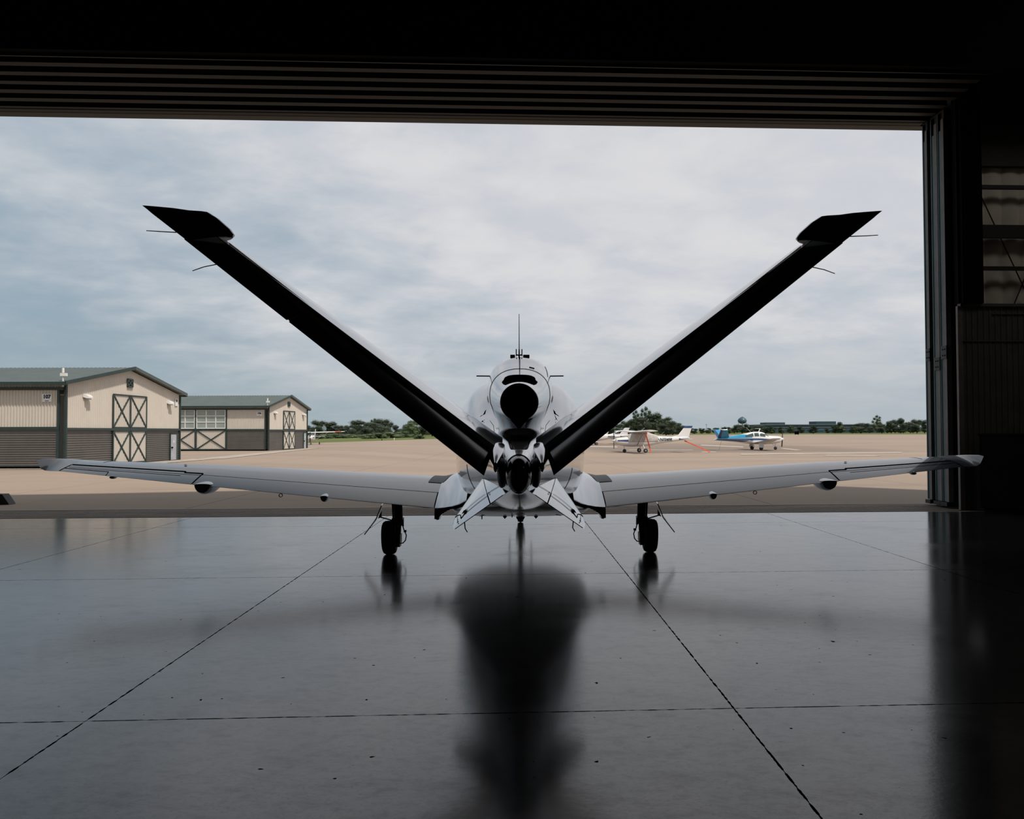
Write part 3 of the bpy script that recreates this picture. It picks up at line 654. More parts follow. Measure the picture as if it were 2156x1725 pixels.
for s in (1, -1):
    side = 'right' if s > 0 else 'left'
    # wing box with cut-outs for flap and aileron
    mb = MB(); HI, HA = .722, .735
    mb.loft(fix([wring(.55 + (1.04 - .55) * i / 4, s, 0, 1.0, n=24) for i in range(5)], s))
    mb.loft(fix([wring(1.04 + 2.95 * i / 16, s, 0, HI, n=24) for i in range(17)], s))
    mb.loft(fix([wring(3.99 + 1.64 * i / 8, s, 0, HA if True else 1, n=24) for i in range(9)], s))
    # raked, upturned tip
    TIP = [(5.63, .62, 1.145, -.18, 1.070, .11, .015), (5.72, .52, 1.170, -.19, 1.072, .10, .01), (5.79, .44, 1.188, -.20, 1.080, .08, .01), (5.84, .34, 1.200, -.20, 1.105, .06, .0), (5.87, .22, 1.208, -.19, 1.150, .05, .0), (5.90, -.05, 1.216, -.18, 1.204, .04, .0)]
    mb.loft(fix([foil_ring((s * a[0], a[1], a[2]), (s * a[0], a[3], a[4]), (0, .12, 1), a[5], 0, 1, a[6], n=20) for a in TIP], s))
    wing = mb.build('wing', WPAINT, JET)
    fl = MB().loft(fix([wring(1.05 + 2.93 * i / 14, s, HI + .010, 1.0, n=12) for i in range(15)], s)).build('flap', WPAINT, wing)
    mb = MB().loft(fix([wring(4.00 + 1.62 * i / 8, s, HA + .016, 1.0, n=12) for i in range(9)], s)); ail = mb.build('aileron', WPAINT, wing)
    # dark gap at the hinge lines and tab outline
    def wpt(x, c, off=.003):
        st = stations(WING, x); LE = Vector((s * st[0], st[1], st[2])); TE = Vector((s * st[0], st[3], st[4])); ch = (TE - LE).length
        return LE + (TE - LE) * c + Vector((0, .12, 1)).normalized() * (ch * (st[6] * 4 * c * (1 - c) + naca(c, st[5])) + off)
    mb = MB()
    def wline(pts, w=.006, lift=.001):
        q = []
        for (xa, ca), (xb, cb_) in zip(pts, pts[1:]): q += [wpt(xa + (xb - xa) * i / 10, ca + (cb_ - ca) * i / 10, lift) for i in range(10)]
        q.append(wpt(*pts[-1], lift)); mb.tube(q, w / 2, 5, False)
    wline([(1.04, HI + .005), (3.99, HI + .005)], .012, -.004); wline([(1.04, HI), (1.04, 1.0)], .010)
    wline([(3.99, HI), (3.99, .69), (4.22, .69), (4.22, .655), (5.62, .655)], .016); wline([(4.22, .80), (5.60, .80)], .005)
    wline([(5.63, .655), (5.66, .78), (5.66, 1.0)], .008); wline([(3.99, .74), (3.99, 1.0)], .007)
    if s < 0: wline([(5.62, .86), (5.08, .86), (5.05, 1.0)], .008)
    wline([(5.3, .05), (5.35, .4)], .004)
    mb.build('control_gap', SEAM, wing)
    # walkway pad by the root
    mb = MB(); vs = []; 
    for i in range(7):
        for j in range(9):
            t = i / 6; c = .03 + .47 * j / 8; k = (c - .03) / .47; xi = .865 + .145 * k; xo = 1.155 + .055 * k; X = xi + (xo - xi) * t; vs.append(wpt(X, c, .006 + .24 * max(0, 1.045 - X)))
    mb.add(vs, [(i * 9 + j, i * 9 + j + 1, i * 9 + j + 10, i * 9 + j + 9) for i in range(6) for j in range(8)], True); mb.build('walkway_pad', GRIT, wing)
    # root fillet
    def fring(x, dz, dzt, yl, yt):
        st = list(stations(WING, max(x, .6))); return foil_ring((s * x, st[1] + yl, st[2] + dz), (s * x, st[3] + yt, st[4] + dzt), (0, .12, 1), st[5] * 1.05, 0, 1, st[6], n=22)
    mb = MB().loft(fix([fring(*a) for a in ((1.035, .001, .001, .0, .0), (.98, .004, .006, .02, -.03), (.90, .02, .022, .05, -.12), (.80, .055, .055, .1, -.28), (.70, .12, .10, .15, -.5), (.60, .22, .17, .2, -.8))], s)); mb.build('wing_fillet', PAINT, wing)
    # flap track fairings
    for X, w, h, ln in ((3.86, .115, .125, .62), (2.38, .05, .075, .4)):
        st = stations(WING, X); zc = st[4] + .01; Fp = Surf([(ln, .01, 0, .01, .02, 2, 2), (ln * .6, w * .7, 0, .05, h * .6, 2, 2), (.1, w, 0, .04, h, 2, 2), (-.06, w * .95, 0, .02, h * .93, 2, 2), (-.10, w * .8, 0, .01, h * .8, 2, 2)])
        mb = MB().loft([[p + Vector((s * X, st[3] + .10, zc)) for p in Fp.ring(ln - (ln + .10) * i / 16, 28)] for i in range(17)]); mb.build('flap_fairing', PAINT2, wing)
    mb = MB()
    rr = []
    for i in range(7):
        t = i / 6; w = .16 * (1 - t) ** 2 + .055; rr.append([(s * (1.04 - w + .0), -.42 - .02 * t, .605 - .125 * t), (s * 1.04, -.42 - .02 * t, .605 - .125 * t), (s * 1.04, -.1, .605 - .125 * t), (s * (1.04 - w), -.1, .605 - .125 * t)])
    mb.loft(rr, True, False); mb.ell((s * 1.01, -.30, .480), (.03, .13, .022)); mb.build('flap_bracket', PAINT2, wing)
    st = stations(WING, 4.98); MB().ell((s * 4.98, st[3] + .05, st[4] - .012), (.035, .07, .022)).build('hinge_fairing', PAINT2, wing)
    st = stations(WING, 3.0); MB().lathe((s * 2.92, -.30, st[4] - .04), (0, 1, 0), [(0, .024), (.02, .024), (.02, .018), (0, .018), (0, .024)], 14).build('tie_down_ring', DKM, wing)
    MB().ell((s * 4.35, .42, stations(WING, 4.35)[2] + .055), (.02, .02, .006)).build('fuel_cap', CHR, wing)

    # ---- V-tail: point from span coordinate q, plane offset p
    def V(q, y, p): return Vector((s * -(.62 * p - .785 * q), y, .785 * p + .62 * q))
    nV = Vector((s * -.62, 0, .785))
    q0, q1 = 1.02, 3.66
    def stb(q):      # (LE y, hinge y, LE plane, hinge plane, thickness)
        t = (q - 1.02) / 2.64; return (-3.12 - .62 * t, -4.15 + .05 * t, 1.004 - .052 * t, .950 - .014 * t, .125)
    mb = MB(); R = []
    for i in range(15):
        q = .86 + (q1 - .86) * i / 14; yl, yh, pl, ph, th = stb(q)
        c_ = (yh - yl) / .70; TEp = (V(q, yl, pl)) + (V(q, yh, ph) - V(q, yl, pl)) / .70
        R.append(foil_ring(V(q, yl, pl), TEp, nV, th, 0, .70, 0, n=18))
    mb.loft(R if s < 0 else [list(reversed(r)) for r in R]); stab = mb.build('stabilizer', PAINT, JET)
    mb = MB(); R = []
    def rud(q):      # hinge y, p ; TE y, p
        t = (q - 1.02) / 3.0; return (-4.175 + .065 * t, .950 - .016 * t, -4.565 + .065 * t, .808 + .006 * t)
    def rring(q, notch=0.):
        yh, ph, yt, pt = rud(q); A = V(q, yh, ph); B = V(q, yt + notch, pt + notch * .2); d = (B - A).normalized(); nn = d.cross(Vector((s * .785, 0, .62))).normalized()
        if nn.z < 0: nn = -nn
        h = .018 - .004 * (q - 1) / 3; pts = []
        for a in range(-90, 91, 22): pts.append(A - d * h * cos(rad(a)) + nn * h * sin(rad(a)))
        return [B - nn * .003] + pts + [B + nn * .003]
    qs = [1.02 + (2.725 - 1.02) * i / 8 for i in range(9)]
    RA = []
    for i, q in enumerate(qs):
        RA.append(rring(q))
    # root edge runs slanted: hinge inboard end sits higher than the trailing edge corner
    yh, ph, yt, pt = rud(1.02); base = rring(1.02)
    RA[0] = [Vector(p) + Vector((s * -.785, 0, -.62)) * 0 for p in base]
    for j, p in enumerate(RA[0]):
        if j == 0 or j == len(base) - 1: RA[0][j] = p - Vector((s * .785, 0, .62)) * .065
    mb.loft(RA if s > 0 else [list(reversed(r)) for r in RA])
    RB = [rring(2.725 + .001, .03), rring(2.745, .03)] if s < 0 else [rring(2.726), rring(2.745)]
    mb.loft(RB if s > 0 else [list(reversed(r)) for r in RB])
    RC = [rring(2.747 + (3.68 - 2.747) * i / 5) for i in range(6)]
    mb.loft(RC if s > 0 else [list(reversed(r)) for r in RC])
    # horn balance at the tip, in the drooped plane
    RD = []
    for q, yl in ((3.66, -3.93), (3.69, -3.85), (3.76, -3.80), (3.90, -3.77), (3.98, -3.79), (4.02, -3.92), (4.045, -4.1), (4.06, -4.3), (4.07, -4.47)):
        yh, ph, yt, pt = rud(min(q, 4.06)); sl = (ph - pt) / (yh - yt); yt2 = max(yt, -4.5) if q < 4.0 else -4.495
        B = V(q, yt2, pt + sl * (yt2 - yt)); A = V(q, yl, pt + sl * (yl - yt) + .012 * (1 if q < 4.0 else 0)); RD.append(foil_ring(A, B, nV, .085 if q < 4.0 else .05, 0, 1, 0, n=10))
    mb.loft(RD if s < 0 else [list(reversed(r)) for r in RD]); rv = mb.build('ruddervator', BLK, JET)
    for k in range(9):
        c = V(4.0, -3.85 - .065 * k, .985 - .0165 * k) + nV * .018; MB().ell(c, (.006, .006, .006), 6, 4).build('fastener', SEAM, rv)
    # static wicks
    for q, dq, drop in ((3.765, .05, .10), (3.394, .0, .10)):
        yh, ph, yt, pt = rud(q); a = V(q, yt + .02, pt); b_ = V(q + dq * .6, yt - .12, pt - .06); c_ = V(q + dq, yt - .22, pt - drop - (.02 if dq == 0 else 0))
        MB().tube([a, b_, c_], [.004, .0035, .003], 6).build('static_wick', SEAM, rv)
    # root fairing: teardrop pod and the fin-like spike behind it
    RF = Surf([(-3.55, .02, 0, .02, .02, 2, 2), (-3.75, .055, 0, .05, .05, 2, 2), (-4.0, .072, -.01, .062, .07, 2, 2), (-4.2, .066, -.03, .055, .085, 2, 2), (-4.4, .045, -.06, .04, .08, 2, 2), (-4.62, .015, -.10, .02, .05, 2, 2)])
    mb = MB().loft([[p + Vector((s * .165, 0, 1.40)) for p in RF.ring(-3.55 - 1.07 * i / 24, 28)] for i in range(25)])
    mb.prism([(s * .140, -4.25, 1.39), (s * .185, -4.25, 1.39), (s * .158, -4.66, 1.27), (s * .142, -4.66, 1.27)], (0, 0, 0), (0, .25, -.04)); rf = mb.build('root_fairing', PAINT, stab)
    mb = MB(); mb.tube([V(q, rud(q)[0] + .05, stb(q)[3] + .033) for q in (1.1, 2.0, 3.0, 3.6)], .0035, 5, False); mb.build('hinge_gap', CHR, stab)
    MB().ell((s * .125, -4.42, 1.235), (.035, .22, .11)).build('cavity_shade', DULLB, JET)  # solid black body stands in for the shade inside the cavity

    # ---- ventral fin
    def Vf(q, y, p): return Vector((s * (-.63 * p * -1 + .776 * q) , y, .776 * p - .63 * q))
    # plane offset p measured up/outboard, q measured down/outboard
    def vpt(q, y):
        p = .912 + .116 * (y + 4.6) * (1 if True else 0)
        return Vector((s * (.776 * q + .63 * (p)), y, .776 * p - .63 * q))
    # q of the trailing-edge root and tip
    def q_of(x, z): return .776 * abs(x) - .63 * z
    qa, qb = q_of(.112, 1.087), q_of(.452, .81)
    up_v = Vector((s * .63, 0, .776))
    def vle(t): return -2.78 + (-3.98 + 2.78) * t
    R = []
    for i in range(9):
        t = i / 8; q = qa - .05 + (qb - qa + .05) * t; R.append(foil_ring(vpt(q, vle(t)), vpt(q, -4.6 + .2 * t), up_v, .055, 0, 1, 0, n=14))
    R.append(foil_ring(vpt(qb + .025, -4.12), vpt(qb + .012, -4.41), up_v, .04, 0, 1, 0, n=14))
    mb = MB().loft(R if s < 0 else [list(reversed(r)) for r in R]); vf = mb.build('ventral_fin', PAINT, JET)
    mb = MB()
    def vl(a, b, w=.006):
        def pp(t, c):
            q = qa + (qb - qa) * t; yl = vle(t); yt = -4.6 + .2 * t; y = yl + (yt - yl) * c; return vpt(q, y) + up_v * ((yl - yt) * naca(c, .055) + .002)
        mb.tube([pp(a[0] + (b[0] - a[0]) * i / 6, a[1] + (b[1] - a[1]) * i / 6) for i in range(7)], w / 2, 5, False)
    vl((.26, 0.02), (.26, .75), .003); vl((.26, .75), (.26, 1.0), .007); vl((.0, .82), (.26, .75), .003); vl((.26, .80), (.80, .68), .003); vl((.30, .72), (.76, .56), .002)
    vl((.80, .68), (.86, .70), .005); vl((.86, .70), (.86, .50), .005); vl((.86, .50), (.99, .10), .005); vl((.0, .995), (1, .995), .006)
    vl((.22, .78), (.22, .80), .012)
    q = (.76, .62); mb.build('rudder_gap', SEAM, vf)
    mb = MB(); A = [vpt(qa + (qb - qa) * t, vle(t) + (-4.6 + .2 * t - vle(t)) * c) + up_v * .022 for t, c in ((.70, .60), (.78, .52), (.83, .60), (.75, .68))]
    mb.add(A, [(0, 1, 2, 3)]); mb.build('hinge_pocket', SEAM, vf)
    for k in range(4):
        t = .93; c = .42 + .12 * k; MB().ell(vpt(qa + (qb - qa) * t, vle(t) + (-4.6 + .2 * t - vle(t)) * c) + up_v * .012, (.006, .006, .004), 6, 4).build('fastener', SEAM, vf)
    a = vpt(qa + (qb - qa) * .80, -4.43); MB().tube([a, a + Vector((-s * .012, -.12, -.03)), a + Vector((-s * (.03 if s < 0 else -.0) - .0, -.16, -.05))], .004, 6).build('static_wick', SEAM, vf)

    # ---- engine strake
    z0 = 2.175
    mb = MB().prism([(s * .34, -.60, z0 + .03), (s * .505, -.66, z0 + .035), (s * .505, -.93, z0 + .004), (s * .34, -.96, z0)], (0, 0, -.006), (0, 0, .008)); mb.build('nacelle_strake', PAINT, nac)
    # ---- main landing gear
    lg = empty('main_landing_gear', (s * 1.645, 0, 0)); lg.parent = JET
    mb = MB().tube([(s * -.10, 0, .66), (s * -.11, .0, .42)], .055, 16).tube([(s * -.045, .06, .66), (s * -.06, .05, .42)], .035, 12).box(*sorted((s * -.165, s * -.03)), -.05, .09, .36, .45)
    mb.tube([(s * -.115, -.02, .42), (s * -.12, -.10, .21)], [.036, .032], 12).box(*sorted((s * -.15, s * -.095)), -.14, .02, .15, .26); strut = mb.build('gear_strut', DKM, lg)
    MB().tube([(s * -.165, -.02, .44), (s * -.168, -.02, .35)], .014, 10).build('oleo_sleeve', CHR, strut)
    tw = .085
    prof = [(-tw * .72, .115), (-tw * .92, .135), (-tw, .165), (-tw * .86, .192), (-tw * .55, .208), (0, .212), (tw * .55, .208), (tw * .86, .192), (tw, .165), (tw * .92, .135), (tw * .72, .115)]
    tire = MB().lathe((0, -.02, .210), (1, -s * .05, -s * .04), prof, 48).build('tire', RUB, lg)
    for k in (-.045, -.015, .015, .045): MB().lathe((0, -.02, .210), (1, -s * .05, -s * .04), [(k - .003, .2095 - abs(k) * .08), (k, .2135 - abs(k) * .06), (k + .003, .2095 - abs(k) * .08)], 48).build('tread_rib', RUB, tire)
    rim = MB().lathe((0, -.02, .210), (1, -s * .05, -s * .04), [(-tw * .75, .0), (-tw * .5, .05), (-tw * .4, .1), (-tw * .72, .118), (tw * .72, .118), (tw * .4, .1), (tw * .5, .05), (tw * .75, 0)], 32).build('wheel_rim', PAINT2, lg)
    MB().lathe((s * -.085, -.02, .20), (1, 0, 0), [(-.02, .0), (-.02, .075), (.02, .075), (.02, 0)], 28).box(*sorted((s * -.14, s * -.09)), -.10, .03, .10, .2).build('brake', DKM, lg)
    hp = [(s * -.168, -.05, .42), (s * -.17, -.055, .36), (s * -.185, -.06, .31), (s * -.20, -.06, .28), (s * -.215, -.06, .24), (s * -.205, -.06, .18), (s * -.175, -.055, .145), (s * -.12, -.05, .135), (s * -.09, -.05, .14)]
    MB().tube(hp, .007, 8).box(*sorted((s * -.215, s * -.185)), -.08, -.04, .28, .305).build('brake_hose', SEAM, lg)
    dp = [Vector((s * .085, 0, .63)), Vector((s * .155, 0, .455)), Vector((s * .305, 0, .255))]
    mb = MB()
    for (a, b_), (ya, yb), (yc, yd) in (((dp[0], dp[1]), (-.26, .22), (-.26, .22)), ((dp[1], dp[2]), (-.26, .22), (-.10, .12))):
        nn = Vector((.012 * s, 0, .004)); sh = lambda y: Vector((s * .12 * y, y, 0))
        mb.hexa([a + sh(ya), b_ + sh(yc), b_ + sh(yd), a + sh(yb), a + nn + sh(ya), b_ + nn + sh(yc), b_ + nn + sh(yd), a + nn + sh(yb)])
    gd = mb.build('gear_door', PAINT2, lg)
    MB().prism([(s * .065, -.24, .56), (s * .11, -.24, .47), (s * .065, -.24, .485)], (0, 0, 0), (0, .03, 0)).build('door_bracket', DKM, gd)
    MB().tube([(s * -.05, -.03, .42), (s * .085, -.20, .485)], .008, 8).build('door_link', DKM, gd)

# nose gear, seen under the belly
ng = empty('nose_landing_gear', (-.01, 3.5, 0)); ng.parent = JET
MB().tube([(0, .05, .85), (0, 0, .40), (0, -.02, .2)], [.045, .04, .03], 14).box(-.075, -.055, -.06, .06, .15, .38).box(.055, .075, -.06, .06, .15, .38).build('gear_strut', DKM, ng)
MB().lathe((0, 0, .178), (1, 0, 0), [(-.04, .09), (-.052, .13), (-.045, .165), (0, .18), (.045, .165), (.052, .13), (.04, .09), (-.04, .09)], 36).build('tire', RUB, ng)
MB().ell((0, -.22, .125), (.076, .06, .080)).build('strut_housing', BLK, ng)
MB().box(-.19, -.17, -.4, .3, .33, .62).build('gear_door', PAINT2, ng)
MB().box(.17, .19, -.4, .3, .40, .62).build('gear_door', PAINT2, ng)
# belly blades and probes
for x, y, z, w, h, nm in ((-.185, -.5, .48, .036, .055, 'blade_antenna'), (.185, -.5, .48, .036, .055, 'blade_antenna')):
    MB().prism([(x - w, y - .1, z + h), (x + w, y - .1, z + h), (x, y - .1, z + .015)], (0, -.02, 0), (0, .12, 0)).build(nm, PAINT2, bel)
for x, z0_, z1_ in ((-.46, .58, .49), (.27, .59, .525), (.31, .59, .525)): MB().prism([(x - .008, -.6, z0_), (x + .008, -.6, z0_), (x + .004, -.6, z1_), (x - .004, -.6, z1_)], (0, 0, 0), (0, .08, 0)).build('drain_mast', SEAM, bel)
MB().prism([(-.082, -1.55, .80), (-.066, -1.55, .80), (-.088, -1.55, .64), (-.108, -1.55, .65)], (0, 0, 0), (0, .3, 0)).build('blade_antenna', SEAM, bel)
MB().tube([(-.092, -1.2, .62), (-.092, -1.2, .575)], .006, 6).build('drain_mast', SEAM, bel)
MB().prism([(0.0, -2.6, .86), (.02, -1.9, .68), (.02, -1.2, .60), (0, -.8, .62)], (-.012, 0, 0), (.012, 0, 0)).build('ventral_keel', PAINT2, fus)
# antennas on the spine
MB().tube([(-.011, -.78, 2.35), (-.011, -.8, 2.92)], [.006, .0035], 8).prism([(-.021, -.65, 2.36), (-.001, -.65, 2.36), (-.004, -.72, 2.50), (-.018, -.72, 2.50)], (0, 0, 0), (0, -.12, 0)).build('whip_antenna', SEAM, nac)
for x in (-.045, .022): MB().tube([(x, -.8, 2.42), (x, -.8, 2.505)], .006, 6).tube([(x, -.8, 2.44), (-.011, -.8, 2.43)], .008, 6).build('gps_prong', SEAM, nac)
for x0, x1 in ((-.115, -.06), (.035, .11)): MB().box(x0, x1, -.85, -.70, 2.38, 2.435).build('beacon_block', SEAM, nac)

# ================================================================== PARKED LIGHT PLANES
def hi_wing(name, X, Y, hx, hy, label, regno=None, cover=False, trim=PBL, detail=True, redtip=False, shade=False):
    """high-wing four-seat plane, local +y forward; (hx, hy) is the heading"""
    g0 = gz(X, Y); rz = math.atan2(-hx, hy)
    r = empty(name, (X, Y, g0), rz, label, 'airplane')
    B = Surf([(2.75, .12, 1.22, .14, .14, 2, 2), (2.62, .36, 1.18, .28, .30, 2.3, 2.2), (1.9, .48, 1.16, .40, .48, 2.6, 2.4), (1.35, .52, 1.14, .48, .52, 2.8, 2.6), (1.0, .53, 1.16, .78, .55, 3, 2.6), (.6, .53, 1.17, .88, .56, 3, 2.6),
              (-.4, .52, 1.18, .88, .54, 3, 2.6), (-1.1, .44, 1.22, .66, .48, 2.6, 2.4), (-1.8, .34, 1.26, .40, .38, 2.4, 2.3), (-3.2, .20, 1.32, .26, .24, 2.2, 2.2), (-4.6, .08, 1.40, .16, .12, 2, 2), (-5.05, .03, 1.42, .08, .05, 2, 2)])
    ys_ = [2.75 - .11 * i for i in range(72)]
    body = MB().loft([B.ring(max(y, -5.05), 32) for y in ys_]).build('fuselage', PWH, r)
    # cheat line down each side
    for s in (1, -1):
        A = lambda d: rad(d) if s > 0 else rad(180 - d)
        mb = MB(); B.patch(mb, 2.55, 1.32, lambda t: (A(-2), A(14)), 10, 3, .006); mb.build('side_stripe', trim, body)
        mb = MB(); B.patch(mb, -3.9, -5.0, lambda t: (A(-30), A(20)), 8, 3, .006); mb.build('side_stripe', trim, body)
        if detail: mb = MB(); B.patch(mb, -1.3, -1.75, lambda t: (A(0), A(16)), 6, 3, .006); mb.build('side_stripe', trim, body)
        if not cover:
            for y0, y1 in ((1.18, .45), (.35, -.35), (-.45, -1.0)):
                mb = MB(); B.patch(mb, y0, y1, lambda t: (A(34), A(62)), 6, 4, .008); mb.build('window', GLS, body)
    if not cover:
        mb = MB(); B.patch(mb, 1.34, 1.0, lambda t: (rad(48), rad(132)), 5, 10, .008); mb.build('windshield', YEL if shade else GLS, body)
    MB().lathe((0, 2.72, 1.22), (0, 1, 0), [(0, .17), (.1, .15), (.25, .08), (.33, .0)], 20).build('spinner', PWH, r)
    MB().box(-.09, .09, 2.82, 2.86, 1.22, 2.12).box(-.09, .09, 2.82, 2.86, .42, 1.22).build('propeller', DKM, r)
    for s in (1, -1):
        R = [foil_ring((s * x, yl, z), (s * x, yt, z - .03), (0, .05, 1), t, 0, 1, .02, n=10) for x, yl, yt, z, t in ((0, 1.05, -.55, 2.06, .12), (2.6, 1.05, -.55, 2.12, .12), (5.2, .98, -.20, 2.20, .11), (5.42, .80, -.15, 2.20, .08), (5.5, .55, -.10, 2.19, .04))]
        w = MB().loft(fix(R, s)).build('wing', PWH, r)
        if redtip:
            R = [[p + Vector((0, 0, 0)) for p in foil_ring((s * x, yl + .012, z), (s * x, yt - .012, z - .03), (0, .05, 1), .128, 0, 1, .02, n=10)] for x, yl, yt, z in ((3.9, 1.02, -.36, 2.159), (4.9, .99, -.24, 2.19))]
            MB().loft(fix(R, s)).build('wing_band', PRD, w)
        else:
            R = [foil_ring((s * x, yl, z), (s * x, yt, z - .03), (0, .05, 1), t, 0, 1, .02, n=10) for x, yl, yt, z, t in ((5.25, .97, -.2, 2.202, .115), (5.44, .80, -.15, 2.202, .09))]
            MB().loft(fix(R, s)).build('wing_band', trim if shade else PWH, w)
        MB().tube([(s * .50, .55, .78), (s * 2.75, .55, 2.08)], .045, 8).build('wing_strut', PAINT2, r)
        m = empty('main_gear', (s * 1.2, -.1, 0)); m.parent = r
        MB().tube([(s * -.72, .05, .75), (s * -.1, 0, .25)], [.05, .035], 8).build('gear_leg', PWH, m)
        MB().lathe((0, 0, .22), (1, 0, 0), [(-.08, 0), (-.085, .14), (-.05, .215), (.05, .215), (.085, .14), (.08, 0)], 24).build('tire', RUB, m)
        MB().lathe((0, 0, .22), (1, 0, 0), [(-.095, 0), (-.09, .09), (.09, .09), (.095, 0)], 16).build('wheel_rim', PAINT2, m)
        st_ = [foil_ring((s * x, yl, z), (s * x, yt, z), (0, 0, 1), .09, 0, 1, 0, n=8) for x, yl, yt, z in ((0, -3.95, -4.85, 1.38), (1.6, -4.2, -4.85, 1.38), (1.7, -4.4, -4.85, 1.38))]
        MB().loft(fix(st_, s)).build('tailplane', PWH, r)
    fin = [foil_ring((0, yl, z), (0, yt, z), (1, 0, 0), th_, 0, 1, 0, n=8) for z, yl, yt, th_ in ((1.45, -2.6, -4.95, .03), (1.62, -3.35, -5.0, .05), (1.75, -3.85, -5.05, .08), (2.45, -4.42, -5.28, .08), (2.50, -4.46, -5.30, .08))]
    f = MB().loft(fin).build('tail_fin', PWH, r)
    MB().loft([foil_ring((0, yl, z), (0, yt, z), (1, 0, 0), .09, 0, 1, 0, n=8) for z, yl, yt in ((2.46, -4.40, -5.31), (2.62, -4.55, -5.38), (2.68, -4.75, -5.42))]).build('fin_cap', trim if detail else PWH, f)
    n_ = empty('nose_gear', (0, 1.75, 0)); n_.parent = r
    MB().tube([(0, .05, .8), (0, 0, .2)], .035, 8).build('gear_leg', PAINT2, n_)
    MB().lathe((0, 0, .19), (1, 0, 0), [(-.06, 0), (-.065, .12), (-.04, .185), (.04, .185), (.065, .12), (.06, 0)], 20).build('tire', RUB, n_)
    if detail:
        for x in (.12, -.12): MB().tube([(x, .1, 2.1), (x, -.35, 2.5)], .012, 5).build('antenna', PAINT2, r)
        MB().tube([(0, -1.9, 1.62), (0, -2.4, 2.1)], .012, 5).build('antenna', PAINT2, r)
    if cover:
        C_ = Surf([(a, b + .03, c, d + .03, .16, nt, 4) for a, b, c, d, e, nt, nb in ((1.45, .50, 1.14, .50, 0, 2.8, 4), (1.15, .53, 1.16, .72, 0, 2.9, 4), (.6, .54, 1.17, .86, 0, 3, 4), (-.4, .53, 1.18, .86, 0, 3, 4), (-1.1, .45, 1.22, .66, 0, 2.6, 4), (-1.65, .38, 1.25, .46, 0, 2.4, 4))])
        cv = MB().loft([C_.ring(1.45 - .1 * i, 32) for i in range(32)]).build('canopy_cover', COV, r); tag(cv, 'pale canvas cover over the cabin windows')
        for y in (1.38, -1.55):
            mb = MB(); q = [C_.pt(y, rad(a), .02) for a in range(-14, -80, -12)] ; mb.tube(q, .03, 5); mb.build('cover_strap', trim, cv)
    if regno:
        for s in (1, -1):
            rot = (pi / 2, 0, pi / 2) if s > 0 else (pi / 2, 0, -pi / 2)
            tx = text_mesh('registration', regno, .42, INK, body, (s * .365, -2.45, 1.30), rot, italic=.25, sx=.95, bold=.012)
            tx.rotation_euler = (pi / 2, 0, rot[2] - s * rad(5.5))
    return r
c172 = hi_wing('light_airplane', 12.9, 82.0, -.993, -.115, 'white and blue high-wing plane with canvas-covered cabin, lettered N734FR', 'N734FR', cover=True)
hi_wing('light_airplane', 12.9, 128.0, -1.0, .02, 'white high-wing plane lettered N6564 just behind the canvas-covered one, half hidden by the black tail', 'N6564', detail=False)
hi_wing('light_airplane', 11.5, 142.0, -1.0, -.06, 'white high-wing plane mostly hidden, only its tail fin clear of the black tail', detail=False)
hi_wing('light_airplane', 17.9, 136.0, 1.0, .04, 'high-wing plane with blue wing tips and a yellow sunshade behind its windshield', detail=False, shade=True)
hi_wing('light_airplane', -34.3, 142.0, .12, -1.0, 'small white and blue high-wing plane nose-on by the far hangar, red band near wing tip', trim=PBL, detail=False, redtip=True)

# tie-down straps
def strap(pts, w, label):
    mb = MB(); pts = [Vector(p) for p in pts]
    for a, b in zip(pts, pts[1:]): mb.bar(a, b, w, .015, (0, -1, 0))
    return tag(mb.build('tie_down_strap', STR), label, 'strap')
def L2W(o, p):
    a = o.rotation_euler.z; return Vector((o.location.x + p[0] * cos(a) - p[1] * sin(a), o.location.y + p[0] * sin(a) + p[1] * cos(a), o.location.z + p[2]))
q = L2W(c172, (-2.72, .35, 2.0)); q2 = L2W(c172, (-1.50, -.45, .5)); q3 = L2W(c172, (-1.52, -.5, .02))
strap([q, q2, q3], .12, 'orange tie-down strap from the wing of the canvas-covered plane to the ground by its wheel')
q = L2W(c172, (-.05, -4.5, 1.18)); q2 = L2W(c172, (-.5, -5.8, .55)); q3 = L2W(c172, (-.9, -6.9, .02))
strap([q, q2, q3], .12, 'orange tie-down strap slanting from the tail of the canvas-covered plane to the apron')

